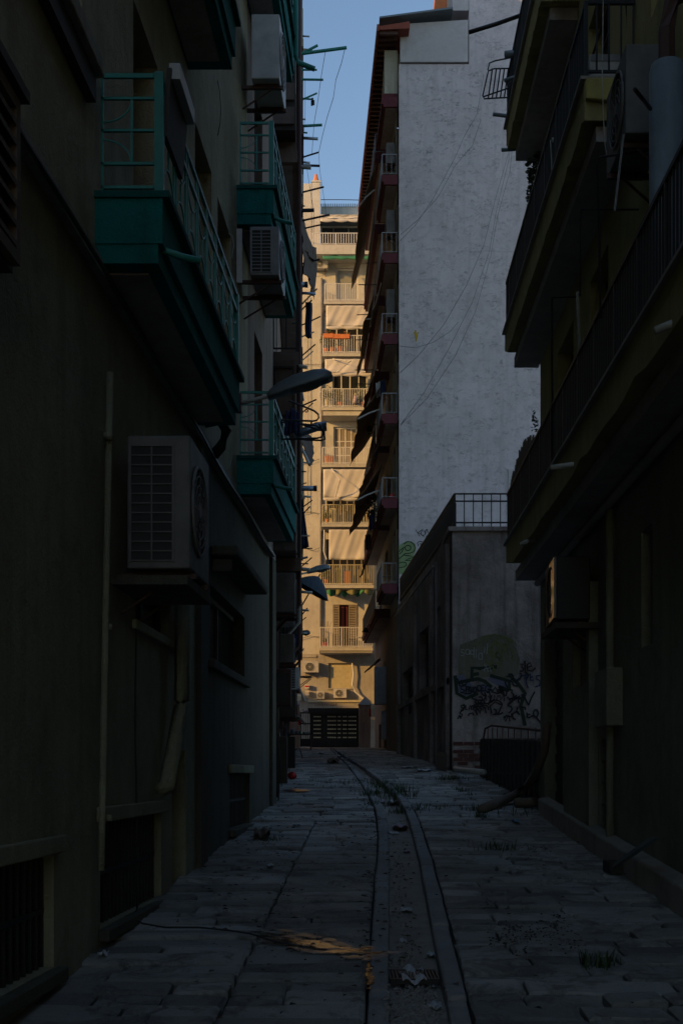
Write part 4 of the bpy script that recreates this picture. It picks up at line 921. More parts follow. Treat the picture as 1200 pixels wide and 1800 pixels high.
# leaning plank by the near right wall, debris
def stick(name, lab, pts, r, mat, cat, n=7, group=None, r1=None):
    return MB().mat(mat).tube(pts, r, n, r1).build(name, label=lab, cat=cat, group=group, smooth=True)
g = gnd(1075, 1533); t = thing('plank', 'pale plank leaning against the near right wall', 'plank', g)
a_, b_ = g+Vector((0, 0, 0.02)), RF(9.75, 0.14, -0.50); dr = (b_-a_).normalized(); sdv = Vector((0, 1, 0)); upv = dr.cross(sdv).normalized()
MB().mat('lamp_grey').hexa([a_-sdv*.07, a_+sdv*.07, a_+sdv*.07+upv*.04, a_-sdv*.07+upv*.04, b_-sdv*.07, b_+sdv*.07, b_+sdv*.07+upv*.04, b_-sdv*.07+upv*.04]).build('board', t)
MB().mat('black_metal').box(Frame(lambda u, o: (g.x+u, g.y+o)), -0.06, 0.16, -0.2, 0.1, g.z-EYE, g.z-EYE+0.10).build('foot_block', t)
stick('broken_branch', 'long dark broken downpipe lying bent across the paving by the black fence', [P(962,1272,16.4), P(956,1320,16.6), P(942,1358,17.0), gnd(924,1386,.14), gnd(900,1400,.10), gnd(870,1413,.07), gnd(846,1424,.05)], 0.055, 'wood', 'pipe', 8, None, 0.07)
stick('log', 'short dark log at the foot of the right building corner', [gnd(905,1412,.07), gnd(930,1411,.075), gnd(962,1408,.08)], 0.07, 'wood', 'log')

# ================================================================ TALL BUILDING WITH THE WHITE BLIND GABLE
G = thing('apartment_building', 'tall apartment block with blank white side wall and maroon balconies', 'building', (2.1, 46.2, ground(46)))
gx = lambda px: (px-600)*46.2/F
gh = lambda py: (HZ-py)*46.2/F
m = MB().mat('plaster_white').box(GF, gx(701), gx(1120), -0.25, 0.0, -0.5, gh(112)).box(GF, gx(824), gx(1120), -0.25, 0.0, gh(112)+.001, gh(-120))
m.build('gable_wall', G)
m = MB().mat('plaster_panel'); m.hexa([GF(gx(703),-0.25,gh(110)), GF(gx(822),-0.25,gh(110)), GF(gx(822),0.08,gh(110)), GF(gx(703),0.08,gh(110)), GF(gx(703),-0.25,gh(44)), GF(gx(822),-0.25,gh(36)), GF(gx(822),0.08,gh(36)), GF(gx(703),0.08,gh(44))]); m.build('penthouse_side', G)
opsG = []
flo = [gh(y)+0.12 for y in (174, 311, 449, 592, 732, 881, 1031)]
for h in flo:
    for u in (47.2, 51.4, 55.2): opsG.append((u, u+1.3, h+0.02, h+2.2))
opsG += [(47.5, 49.0, 0.2, 2.2), (51, 53.5, -0.2, 2.4), (55.5, 57, -0.2, 2.2)]
m = MB().mat('plaster_cream'); wall_sheet(m, BF, 46.45, 60, 6.2, gh(120), [o for o in opsG if o[2] > 6.2], 0.25); m.mat('plaster_brown'); wall_sheet(m, BF, 46.45, 60, -1, 6.2, [o for o in opsG if o[2] < 6.2], 0.25); m.mat('plaster_brown').box(BF, 46.46, 59.9, -9, -0.5, -1, gh(120)); m.mat('plaster_cream').box(BF, 59.9, 60, -9, -0.003, 6.2, gh(120)); m.mat('plaster_brown').box(BF, 59.9, 60, -9, -0.003, -1, 6.19)
m.build('wall', G)
for o in opsG: louvres(G, BF, o[0]+.01, o[1]-.01, o[2]+.01, o[3]-.01, -0.18, 'shutter_brown', 'balcony_door', n=14)
# eaves with rafters
er = MB().mat('tile_red'); he = gh(42)
er.hexa([BF(45.6,-0.4,he-0.5), BF(60.2,-0.4,he-0.5), BF(60.2,0.70,he-0.55), BF(45.6,0.70,he-0.55), BF(45.6,-0.4,he-0.25), BF(60.2,-0.4,he-0.25), BF(60.2,0.72,he-0.42), BF(45.6,0.72,he-0.42)])
er.box(BF, 45.55, 60.25, 0.721, 0.80, he-0.62, he-0.38)
rf = er.build('roof', G)
ra = MB().mat('rust_brown')
for i in range(44):
    u = 45.7+i*0.33; ra.box(BF, u, u+0.11, 0.02, 0.70, he-0.66, he-0.556)
ra.build('rafters', rf)
MB().mat('lamp_grey').hexa([GF(gx(666),-0.3,gh(44)), GF(gx(794),-0.3,gh(27)), GF(gx(794),0.45,gh(27)), GF(gx(666),0.45,gh(44)), GF(gx(666),-0.3,gh(41)), GF(gx(794),-0.3,gh(24)), GF(gx(794),0.45,gh(24)), GF(gx(666),0.45,gh(41))]).build('roof_edge', rf)
ph = MB().mat('plaster_far').box(GF, gx(776), gx(1100), -6, -1.2, gh(60), gh(-60)); ph.mat('terracotta').box(GF, gx(770), gx(790), -6, -1.19, gh(26), gh(-60)); ph.build('penthouse', G)
MB().mat('plaster_panel').box(GF, gx(795), gx(823), -1.0, 0.02, gh(18), gh(-40)).build('chimney', G)
MB().mat('maroon').box(GF, gx(672), gx(699), -3.2, -0.27, flo[0]-0.02, flo[0]+0.24).build('penthouse_band', G)
MB().mat('plaster_cream').box(GF, gx(676), gx(699), -4, -0.28, flo[0]+0.25, gh(80)).build('penthouse_corner', G)
def maroon_balcony(u0, u1, ht, o=0.58, rail=True):
    s = MB().mat('maroon').box(BF, u0, u1, 0.0, o, ht-0.26, ht).box(BF, u0+0.0, u1, 0.0, o-0.07, ht-0.36, ht-0.261)
    s.mat('soffit_grey').box(BF, u0+0.12, u1-0.1, 0.0, o-0.15, ht-0.372, ht-0.361); b = s.build('balcony', G)
    if rail: railing(b, BF, u0+0.03, u1-0.03, o-0.02, ht, ht+0.78, 'ac_grey', 0.14, 0.008)
for k, h in enumerate(flo):
    if k < 6:
        maroon_balcony(46.25, 49.5, h, rail=k > 0); maroon_balcony(50.4, 59.0, h)
    else: maroon_balcony(46.3, 49.5, h); maroon_balcony(49.9, 59.7, h-0.45, 0.62)
for (y0, y1, lab) in ((233, 270, 'topmost outdoor unit on the maroon balconies'), (353, 395, 'second outdoor unit down on the maroon balconies'), (495, 545, 'third outdoor unit down on the maroon balconies')):
    k = (flo[1], flo[2], flo[3])[[233, 353, 495].index(y0)]
    ac_unit(BF, 46.9, 47.5, 0.04, 0.36, gh(y1), gh(y0), lab, 'ac_dusty', side=False, bracket=True, group='outdoor units on the maroon balconies')
def baw(u0, u1, wt, ht, wb, hb, mat, lab, arm=True):
    f = Frame(lambda u, w_: (-0.0336*u+w_, u))
    awn('awning', lab, [f(u0, wt, ht), f(u1, wt, ht), f(u1, wb, hb), f(u0, wb, hb)], mat, 'awnings on the maroon balconies', arms=[[f(u0+.1, wt-0.05, ht-1.0), f(u0+.1, (wt+wb)/2-.1, (ht+hb)/2-0.5), f(u0+.1, wb, hb)]] if arm else ())
baw(49.6, 58.5, 3.04, 24.2, 2.42, 22.6, 'awning_brown', 'fawn awning let down from the roof eaves of the maroon block')
baw(50.0, 57.5, 3.0, 19.2, 2.62, 18.2, 'awning_brown', 'short tan awning below the topmost one on the maroon block')
baw(47.5, 55.0, 3.2, 14.9, 2.22, 13.5, 'awning_dark', 'brown awning half way down the maroon block ending in a point')
baw(47.5, 55.0, 3.15, 11.8, 2.18, 10.4, 'awning_dark', 'lowest brown awning of the maroon block ending in a point')
for k, (u0_, u1_, wt_, ht_, wb_, hb_, mt_, lab_) in enumerate(((46.6,49.3,3.05,18.3,2.72,17.3,'awning_brown','small tan awning on the near column under the fourth maroon balcony'), (50.6,53.5,3.02,16.1,2.66,15.3,'awning_brown','faded tan awning just above the middle brown one'),
      (51.0,56.5,3.02,12.6,2.55,11.9,'awning_brown','narrow tan awning between the two pointed brown ones'), (50.6,54.5,3.02,9.3,2.62,8.5,'awning_brown','last tan awning below the lowest pointed brown one'), (46.7,48.8,3.05,12.6,2.80,11.9,'awning_old','stub of dark awning on the near column beside the gable'))):
    baw(u0_, u1_, wt_, ht_, wb_, hb_, mt_, lab_, arm=False)
rg = random.Random(5)
for k, (mt_, lab_) in enumerate((('cloth_navy','navy shirt drying on the maroon block half way down'), ('cloth_white','white towel drying on the maroon block half way down'), ('cloth_blue','blue towel drying low on the maroon block'), ('awning_old','dark rag hanging low on the maroon block'), ('red_paint','red cloth on the lower maroon balcony rail'))):
    y_ = (668, 672, 905, 940, 868)[k]; x_ = (672, 664, 652, 646, 688)[k]; d_ = (47.2, 48, 49, 50, 46.4)[k]
    MB().mat(mt_).grid(lambda u, v: P(x_+9*u-4+v, y_+26*v+1.5*math.sin(u*7), d_-.05*math.sin(u*11)), 8, 6).build('hanging_cloth', solid=.02, smooth=True, label=lab_, cat='laundry', group='laundry on the maroon block')
for x0, y0, x1, y1, d, lab in ((643,462,661,461,52,'rod level with the highest sunlit awning on the maroon block'), (627,553,652,552,52,'rod crossing the sunlit white awning top'), (625,597,650,597,52,'rod crossing the potted balcony'), (624,650,652,650,52,'rod in front of the awning with the folding arm'),
      (622,674,650,675,52,'rod above the yellow flowered balcony'), (630,500,662,500,50,'bracket arm with a hook below the green fringe')):
    MB().mat('black_metal').tube([P(x0, y0, d), P((x0+x1)/2, (y0+y1)/2, d), P(x1+6, y1, d)], 0.02, 5).build('washing_line_arm', label=lab, cat='washing line arm', group='washing line arms on the maroon block')
lh = MB(); 
foliage(lh, P(648,750,52), (0.28,0.3,0.45), 160, 0.07, ('leaf_dark','awning_dark')); lh.build('hanging_plants', label='dark plants bunched under the middle brown awning', cat='plant')
lh = MB(); foliage(lh, P(652,890,51), (0.25,0.3,0.6), 200, 0.08, ('leaf_dark','cloth_navy')); lh.build('hanging_plants', label='dark plants and rags bunched under the lowest brown awning', cat='plant')
t = thing('bracket_lamp', 'small dark lantern under the lowest maroon balcony', 'lantern', P(645, 1108, 52)); MB().mat('black_metal').tube([P(652,1098,52), P(647,1100,52), P(644,1104,52)], .02, 5).build('arm', t); MB().mat('black_metal').tube([P(643,1104,52), P(642,1112,52)], .07, 8, .16).build('shade', t, smooth=True)
awn('canopy', 'small lean-to canopy low on the maroon block before the sunlit wall', [P(640,1181,50), P(640.5,1183,54), P(668,1160,54), P(668,1158,50)], 'awning_dark', cat='canopy')
for pts, r, mt, lab in (([(697,1200,44.5),(697,1260,44.5),(696,1312,44.5)], .07, 'ac_white', 'thick white downpipe near the foot of the blank white gable'), ([(701,1055,45),(701,1150,45),(701,1200,45)], .05, 'concrete_old', 'grey upper downpipe beside the white gable corner'),
        ([(684,1170,47),(684,1230,47),(684,1310,47)], .04, 'rust_brown', 'rusty pipe on the foot of the maroon block')):
    stick('downpipe', lab, [P(*q) for q in pts], r, mt, 'pipe', 8, 'downpipes by the white gable')
for q, lab, mt in (((658,1172,683,1238,47), 'grey meter cupboard on the foot of the maroon block', 'ac_grey'), ((671,1250,683,1300,46.8), 'narrow grey cupboard under the meter cupboard', 'ac_grey')):
    t = thing('meter_cupboard', lab, 'cupboard', P((q[0]+q[2])/2, q[3], q[4]), 'grey cupboards on the maroon block')
    fr = Frame(lambda u, o, d=q[4]: (u, d-o)); a, b = (q[0]-600)*q[4]/F, (q[2]-600)*q[4]/F; c, d = (HZ-q[3])*q[4]/F, (HZ-q[1])*q[4]/F
    MB().mat(mt).box(fr, a, b, -0.6, 0, c, d).build('body', t, bevel=0.015); MB().mat('ac_grey').box(fr, a+.03, (a+b)/2-.005, .002, .02, c+.05, d-.05).build('door', t); MB().mat('ac_grey').box(fr, (a+b)/2+.005, b-.03, .002, .02, c+.05, d-.05).build('door', t)
# wires slung over the gable
for k, (lab, pts) in enumerate((('leftmost long cable sagging over the white gable', [(703,423),(730,395),(760,350),(800,275),(815,240),(838,200),(850,130)]), ('second cable crossing the white gable with the leftmost one', [(704,412),(735,385),(770,345),(800,290),(830,255),(845,210)]),
        ('long cable dropping from the drying rack to the gable foot', [(905,170),(893,270),(870,350),(850,430),(820,500),(780,570),(735,625),(703,655)]), ('cable beside the long one ending lower on the gable', [(906,172),(894,280),(872,370),(860,440),(830,530),(790,610),(745,690),(703,748)]),
        ('lowest of the long cables over the white gable', [(908,172),(896,300),(874,380),(862,450),(836,545),(800,625),(750,700),(703,748)]), ('short slack cable looped along the middle of the gable', [(703,608),(730,611),(760,602),(790,583),(805,566)]))):
    n = len(pts); pipe('cable', lab, [P(x, y, 45.7 - (2.0 if k in (2,3,4) else 0.2)*(1-i/n)) for i, (x, y) in enumerate(pts)], 0.011, 'ac_grey', cat='cable', n=4, group='cables over the white gable', smooth=True)
# marks on the gable
NG = (0, -1, 0)
def strokes(parent, name, mat, d, items, wd, ox=0, oy=0, s=1, nrm=NG, lift=0.006, key=None):
    mb = MB().mat(mat)
    for k, pts in enumerate(items): mb.ribbon([P(ox+x/s, oy+y/s, d) for x, y in pts], wd, nrm, lift+0.0006*(k % 3))
    return mb.build(name, parent)
def circ(cx, cy, rx, ry, a0=0, a1=360, n=14): return [(cx+rx*math.cos(R(a0+(a1-a0)*i/n)), cy+ry*math.sin(R(a0+(a1-a0)*i/n))) for i in range(n+1)]
mb = MB().mat('spray_green'); q = [(128,600),(200,540),(300,490),(400,500),(480,560),(490,680),(445,790),(465,850),(420,960),(340,1100),(270,1190),(132,1190)]
mb.face(*[P(690+x/12, 910+y/12, 46.2)+Vector((0,-0.005,0)) for x, y in q]); mb.build('graffiti_fill', G)
strokes(G, 'graffiti_outline', 'spray_dkgreen', 46.2, [[(230,560),(300,510),(380,512),(445,560),(470,640),(440,720),(360,750),(250,765),(215,800),(130,872)], circ(320,640,62,55), [(130,722),(180,665),(250,622)], [(140,772),(200,712),(222,655)],
    [(240,795),(345,805),(450,830),(350,865),(255,900),(400,912)], [(130,962),(200,938),(275,950),(292,1000),(240,1040),(130,1062)]], 0.035, 690, 910, 12, lift=0.009)
strokes(G, 'graffiti_tag', 'spray_black', 46.2, [[(485,265),(530,330),(570,392)], [(640,240),(590,275),(520,325)], [(545,320),(610,360),(665,410)], circ(640,325,45,50), [(720,240),(690,270),(680,310),(700,350)], [(690,275),(740,255)], [(680,310),(725,300)], [(720,245),(745,310),(770,330)], [(690,390),(740,385),(760,345)]], 0.022, 690, 910, 12)
strokes(G, 'graffiti_tag', 'spray_blue', 46.2, [[(520,560),(530,520),(570,500),(640,515),(630,550),(560,555)], [(540,600),(535,560)], [(590,590),(600,560),(640,560)]], 0.03, 690, 910, 12)
strokes(G, 'paint_splash', 'spray_yellow', 46.2, [[(727,584),(732,587),(735,584)], [(728,588),(734,589)], [(730,580),(731,596)], [(733,590),(731,600)]], 0.05)
MB().mat('plaster_panel').box(GF, gx(893), gx(930), 0.001, 0.05, gh(905), gh(826)).build('wall_patch', G)

# ================================================================ LOW CONCRETE ANNEX
N = thing('annex', 'stained low concrete annex with graffiti and a roof railing', 'outbuilding', (2.4, 27, ground(27)))
wx = lambda px: (px-600)*27/F
wh_ = lambda py: (HZ-py)*27/F
hW = wh_(934)
opsW = [(29.0, 29.9, 2.6, 3.9), (30.7, 33.2, 2.2, 3.7), (34.2, 37.6, 1.7, 3.0)]
m = MB().mat('concrete_old'); m.box(WF, 2.39, 9, -0.3, 0, -1.5, hW); wall_sheet(m, WS, 27.31, 38.9, -1.5, hW-0.002, opsW, 0.3)
m.mat('plaster_brown').box(WS, 27.35, 38.9, -8, -0.5, -1.5, hW-0.02); m.box(WS, 38.9, 46.0, -8, -0.25, -1.5, hW-0.4)
m.build('wall', N)
for o in opsW: window(N, WS, o[0], o[1], o[2], o[3], 0.18, mull=2 if o[1]-o[0] > 1.5 else 0, rows=2)
s = MB().mat('concrete_old').box(WS, 27.4, 38.9, 0.002, 0.08, 1.95, 2.10)
for u in (27.4, 30.2, 33.7, 38.2): s.box(WS, u, u+0.35, 0.003, 0.09, -1.4, hW-0.2)
s.build('buttresses', N, bevel=0.01)
MB().mat('concrete_old').box(WF, 2.30, 9, -8, 0.08, hW+0.001, hW+0.09).build('roof', N)
rl = MB().mat('black_metal'); ht0, ht1 = hW+0.09, wh_(868)
for h in (ht1, ht0+(ht1-ht0)*0.78, ht0+0.10): rl.box(WF, 2.44, 9, 0.0, 0.03, h-0.02, h+0.01)
for i in range(34): x = 2.45+i*0.195; rl.box(WF, x-0.01, x+0.01, 0.004, 0.026, ht0, ht1)
for h in (ht1, ht0+(ht1-ht0)*0.9, ht0+0.10): rl.box(WS, 27.0, 38.9, -0.06, -0.03, h-0.02, h+0.01)
for i in range(80): u = 27.05+i*0.149; rl.box(WS, u-0.012, u+0.012, -0.057, -0.033, ht0, ht1)
rl.mat('rust_brown').box(WS, 27.1, 38.9, -0.10, -0.075, ht0-0.02, ht1-0.18)
rl.build('railing', N)
pipe('drain_pipe', '', [WS(u, 0.10, hW-0.35-0.0*u) for u in (29.5, 33, 38.8)], 0.03, 'ac_grey', N)
pipe('drain_pipe', '', [WS(28.6, 0.14, hW-0.4), WS(28.6, 0.14, 2), WS(28.6, 0.14, -0.2)], 0.03, 'concrete_old', N)
# exposed bricks in the corner foot
bk = MB().mat('brick_red'); rnd = random.Random(2)
for r_ in range(7):
    for i in range(3):
        if rnd.random() < 0.72: x = 2.41+i*0.23+(r_ % 2)*0.1; h = 0.10+r_*0.085; bk.box(WF, x, x+0.21, 0.001, 0.02, h, h+0.07)
bk.build('bare_bricks', N)
Z = lambda l: l
S6 = 6.667
mb = MB().mat('spray_olive'); q = [(170,640),(160,450),(190,290),(330,240),(440,190),(600,160),(740,220),(850,330),(890,470),(860,640),(760,700),(600,640),(400,690),(250,720)]
mb.face(*[P(780+x/S6, 1090+y/S6, 27)+Vector((0,-0.003,0)) for x, y in q])
mb.mat('spray_violet'); 
for q in ([(155,650),(240,640),(260,720),(170,740)], [(545,655),(760,720),(745,815),(640,780),(520,700)], [(165,745),(300,730),(370,790),(380,870),(250,890),(165,840)], [(390,750),(540,740),(560,840),(420,860)]):
    mb.face(*[P(780+x/S6, 1090+y/S6, 27)+Vector((0,-0.005,0)) for x, y in q])
mb.build('graffiti_fill', N)
rnd = random.Random(9)
st = [[(130,650),(150,860),(260,920),(400,860)], [(150,740),(260,715),(400,690),(480,720),(560,790)], [(540,650),(760,715),(770,830)], [(325,700),(330,560),(430,570),(620,550)], [(330,640),(410,630)], [(760,640),(880,760),(950,860),(900,1000),(950,1240)], [(640,780),(760,830)]]
strokes(N, 'graffiti_outline', 'spray_dkgreen', 27, st, 0.075, 780, 1090, S6, lift=0.008)
wt = [[(235,350),(205,345),(200,375),(240,395),(230,420),(195,415)], circ(275,375,24,32), [(300,350),(302,410)], circ(330,380,20,28), [(352,320),(350,445)], [(375,340),(375,450)], circ(425,425,22,38), [(448,385),(446,470)], [(480,320),(470,390)], [(510,275),(500,400)], [(470,520),(500,560),(520,610)], [(440,590),(540,560),(550,610)], [(480,560),(470,610)]]
strokes(N, 'graffiti_tag', 'spray_white', 27, wt, 0.018, 780, 1090, S6, lift=0.012)
ye = [circ(620,330,230,150,190,350), circ(650,430,160,150,200,380), circ(690,300,120,90,180,340), [(480,480),(560,520),(600,620)]]+[[(rnd.uniform(480,800), rnd.uniform(220,600)) for _ in range(3)] for _ in range(7)]
strokes(N, 'graffiti_scribble', 'spray_olive', 27, ye, 0.03, 780, 1090, S6, lift=0.010).data.materials[0] = MATS['leaf_yellow']
bk_ = [ # small black lettering in the lower half
 [(240,770),(195,780),(200,810),(245,825),(230,850),(190,850)], [(262,780),(258,850)], [(262,815),(290,812)], [(292,780),(290,850)], [(312,850),(312,785),(338,790),(336,815),(312,820),(342,850)], circ(362,820,16,32),
 circ(412,800,26,32), [(440,830),(438,770),(475,765)], [(438,800),(465,798)], [(438,832),(476,828)], [(545,770),(490,775),(480,830),(530,845),(545,815),(510,812)], [(560,850),(600,790),(640,850)], [(655,850),(655,790),(700,795),(690,825),(660,820),(700,855)], circ(715,850,18,35),
 [(480,880),(500,950),(520,890),(545,950),(560,880)], [(580,950),(590,880),(625,945),(630,880)], circ(600,1000,80,60,180,360), [(650,880),(660,940),(700,880),(705,950)], [(560,1100),(540,1010),(600,960),(680,1000),(640,1090),(570,1110)],
 [(230,1000),(200,1005),(205,1030),(235,1035),(225,1060),(195,1055)], [(255,1000),(250,1050),(275,1050)], [(290,1055),(305,1000),(325,1055)], [(345,1060),(345,1010),(365,1035),(385,1010),(390,1060)], circ(420,960,60,20), circ(410,1000,60,14), [(370,1060),(390,1120)], [(400,1040),(420,1100),(440,1030)], [(450,1060),(470,1020),(495,1090)],
 [(740,900),(790,960),(850,880)], [(760,990),(830,930),(880,920)], [(700,1130),(720,1190),(760,1110),(770,1190)], [(160,1160),(180,1125),(200,1160)], [(860,1020),(850,1080),(890,1110)],
 [(890,520),(925,518),(905,550),(930,570),(920,600),(885,600)], [(945,480),(950,600)], [(965,560),(1025,540),(1005,500),(970,530),(980,590),(1035,600),(1070,560)],
 [(930,870),(960,940),(990,1000)], [(990,1000),(1020,920),(1062,842)], circ(1075,1095,28,42), [(1080,1140),(1120,1190),(1140,1220)], [(965,1110),(1010,1105)], [(970,1085),(975,1140)]]
rq = random.Random(21)
for _ in range(34):
    x, y = rq.uniform(180, 1000), rq.uniform(700, 1180); a = rq.uniform(0, 6); q = [(x, y)]
    for i in range(rq.randint(3, 7)): a += rq.uniform(-1.9, 1.9); x += 38*math.cos(a); y += 30*math.sin(a); q.append((x, y))
    bk_.append(q)
strokes(N, 'graffiti_tag', 'spray_black', 27, bk_, 0.032, 780, 1090, S6, lift=0.014)

strokes(N, 'graffiti_tag', 'spray_blue', 27, [[(890,660),(1015,635)], [(955,650),(965,750),(985,800)], [(1010,640),(1012,710),(1050,705)], [(1010,672),(1042,668)], [(1130,650),(1085,655),(1080,690),(1130,715),(1120,770),(1070,785)], [(850,700),(890,680)]], 0.03, 780, 1090, S6, lift=0.014)
# things around the annex
t = thing('fence', 'low black iron fence with a hooped top rail beside the annex', 'fence', gnd(852, 1364))
fa, fb = Vector((2.84, 25.0, 0)), Vector((2.83, 17.5, 0))
def FF(u, o): p = fa.lerp(fb, u); return (p.x-o, p.y)
FR = Frame(FF)
p_ = MB().mat('black_metal').hexa([FR(0,0,-.25), FR(1,0,-.75), FR(1,.05,-.75), FR(0,.05,-.25), FR(0,0,.70), FR(1,0,.46), FR(1,.05,.46), FR(0,.05,.70)])
for i in range(16): u = i/15; p_.box(FR, u-0.002, u+0.002, 0.051, 0.075, -.3-.35*u, .68-.24*u)
p_.box(FR, 0, 1, .051, .07, -.02, .02); p_.build('panel', t)
rr = MB().mat('rust_brown').tube([FR(0.02,.02,.70), FR(0.06,.02,.88), FR(0.2,.02,.90), FR(1,.02,.60)], 0.02, 6)
for i in range(9): u = .12+i*.1; rr.tube([FR(u,.02,.66-.2*u), FR(u,.02,.92-.28*u)], 0.014, 5)
rr.build('top_rail', t)
MB().mat('black_metal').hexa([(2.84,25,ground(25)-.1),(4.6,25,ground(25)-.1),(4.6,25.05,ground(25)-.1),(2.84,25.05,ground(25)-.1),(2.84,25,2.3),(4.6,25,2.3),(4.6,25.05,2.3),(2.84,25.05,2.3)]).build('end_panel', t)
stick('drain_pipe', 'pale plastic pipe running out of the ground beside the annex corner', [gnd(799,1350,.02), gnd(800,1352,.16), gnd(806,1354,.22), gnd(828,1356,.26), gnd(850,1358,.28)], 0.055, 'pvc', 'pipe')
g1, g2 = gnd(766, 1353), gnd(785, 1357); bd = MB().mat('wood').hexa([g1, g2, g2+Vector((0,.03,0)), g1+Vector((0,.03,0)), g1+Vector((.05,.35,.42)), g2+Vector((.03,.35,.40)), g2+Vector((.03,.38,.40)), g1+Vector((.05,.38,.42))]); bd.build('board', label='grey board propped against the foot of the annex', cat='board')

# ================================================================ SUNLIT BLOCK CLOSING THE VIEW
E = thing('apartment_building', 'sunlit cream apartment block closing the end of the alley', 'building', (0, 66, ground(66)))
ef = 64.8
ex = lambda px, d=ef: (px-600)*d/F
eh = lambda py, d=ef: (HZ-py)*d/F
WX = lambda px: (px-600)*66/F
fl = [(1138,1102,562,655),(1028,992,563,657),(920,886,566,660),(815,785,566,660),(715,682,566,660),(620,588,567,660),(528,497,570,660)]
opsE = [(WX(585),WX(625),eh(1138)+.02,eh(1063,66)), (WX(572),WX(648),eh(1028)+.02,eh(948,66)), (WX(574),WX(646),eh(920)+.02,eh(846,66)), (WX(586),WX(628),eh(815)+.02,eh(750,66)), (WX(584),WX(646),eh(715)+.02,eh(650,66)), (WX(573),WX(646),eh(620)+.02,eh(556,66)), (WX(590),WX(630),eh(528)+.02,eh(470,66)),
        (WX(577),WX(617),eh(1210,66),eh(1166,66)), (WX(545),WX(640),-1.0+1.5,eh(1250,66))]
m = MB().mat('plaster_far'); wall_sheet(m, EF, -16, 9, eh(1150,66), eh(446,66), opsE[:7], 0.3)
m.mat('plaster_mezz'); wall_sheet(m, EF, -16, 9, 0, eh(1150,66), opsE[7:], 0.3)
m.mat('plaster_far').box(EF, -16, WX(548), -6, -0.31, 0, eh(420,66)); m.box(EF, -16, WX(547), -2, 0, eh(446,66)+.001, eh(322,66)); m.box(EF, -16, 9, -8, -0.5, 0, eh(440,66))
m.box(EF, WX(563), 9, -2.6, -1.5, eh(446,66), eh(340,66))
m.build('wall', E)
MB().mat('plaster_mezz').box(EF, WX(500), WX(556), 0.003, 0.05, eh(1152,66)-.12, eh(1152,66)).build('ledge', E)
c = MB().mat('plaster_far').box(EF, WX(548), WX(562.5), -0.6, 0.02, eh(446,66), eh(320,66)); c.box(EF, WX(547), WX(563.5), -0.65, 0.06, eh(320,66)+.001, eh(317,66)); c.mat('terracotta').tube([EF(WX(555),-.2,eh(317,66)), EF(WX(555),-.2,eh(312,66)), EF(WX(555),-.2,eh(303,66))], .2, 8, .07); c.build('chimney', E)
MB().mat('lamp_grey').box(EF, WX(562), 8, -2.8, -0.6, eh(375,66), eh(371,66)).build('canopy_slab', E)
rf = MB().mat('ac_grey')
for i in range(40): x = WX(563)+i*.12; rf.box(EF, x, x+.06, -2.8, -1.4, eh(340,66)+.001, eh(336,66))
rf.build('roof', E)
MB().mat('black_metal').tube([EF(WX(563),-1.4,eh(329,66)), EF(WX(600),-1.4,eh(329,66)), EF(WX(650),-1.4,eh(330,66))], .02, 5).build('roof_rail', E)
MB().mat('dark_void').box(EF, WX(565), 4, -1.49, -1.40, eh(428,66), eh(380,66)).build('penthouse_glazing', E)
for x in (585, 612): MB().mat('shutter_brown').box(EF, WX(x), WX(x+1.2), -1.395, -1.36, eh(428,66), eh(380,66)).build('mullion', E)
# penthouse balcony
pb = MB().mat('plaster_far').box(EF, ex(548), 4, 0.0, 1.2, eh(446), eh(429)); bb = pb.build('balcony', E)
railing(bb, EF, ex(548)+.03, 4, 1.15, eh(429), eh(408), 'white_metal', .135, .018)
for k, (yb, yt, x0, x1) in enumerate(fl):
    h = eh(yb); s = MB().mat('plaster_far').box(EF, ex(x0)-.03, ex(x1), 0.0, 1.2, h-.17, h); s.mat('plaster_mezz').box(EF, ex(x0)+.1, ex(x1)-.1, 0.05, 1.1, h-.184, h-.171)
    if k in (0, 4): s.mat('plaster_far').box(EF, ex(x0)+.05, ex(x1)-.02, 0.0, 1.12, h-(.26 if k == 0 else .42), h-.185)
    bb = s.build('balcony', E)
    railing(bb, EF, ex(x0)+.02, ex(x1)-.02, 1.14, h, eh(yt), 'sign_cream' if k in (1, 2) else 'white_metal', .12, .015)
    bt = MB().mat('white_metal')
    for i in range(int((ex(x1)-ex(x0))/.10)): bt.box(EF, ex(x0)+.02+i*.10, ex(x0)+.065+i*.10, 1.201, 1.215, h-.05, h+.08)
    bt.build('edge_bars', bb)
# doors and windows of the block
def edoor(k, kind):
    o = opsE[k]; x0, x1, h0, h1 = o
    if kind == 'glass': window(E, EF, x0+.01, x1-.01, h0, h1-.01, .12, 'white_metal', 'glass_grey', 0, 1, 'balcony_door', .10)
    elif kind == 'dark': window(E, EF, x0+.01, x1-.01, h0, h1-.01, .16, 'white_metal' if k in (4, 5) else 'shutter_brown', 'glass_dark', 3 if k in (4, 5) else 5, 1, 'balcony_door', .07)
    elif kind == 'shut':
        w_ = window(E, EF, x0+.01, x1-.01, h0, h1-.01, .10, 'white_metal', 'shutter_brown', 3, 3, 'balcony_door', .08)
    elif kind == 'open':
        MB().mat('dark_void').box(EF, x0, x1, -.29, -.27, h0, h1).build('opening', E)
        MB().mat('curtain_red').box(EF, x0+.42, x0+.60, -.26, -.2, h0, h1).box(EF, x0+.66, x0+.76, -.26, -.2, h0, h1).build('curtain', E)
        louvres(E, EF, x0+.01, x0+.34, h0, h1-.02, .01, 'shutter_brown'); louvres(E, EF, x0+.82, x1+.06, h0, h1-.02, .01, 'shutter_brown')
for k, kd in enumerate(('open', 'dark', 'dark', 'shut', 'dark', 'dark', 'glass')): edoor(k, kd)
o = opsE[7]; rsb = MB().mat('sign_cream'); n = 16
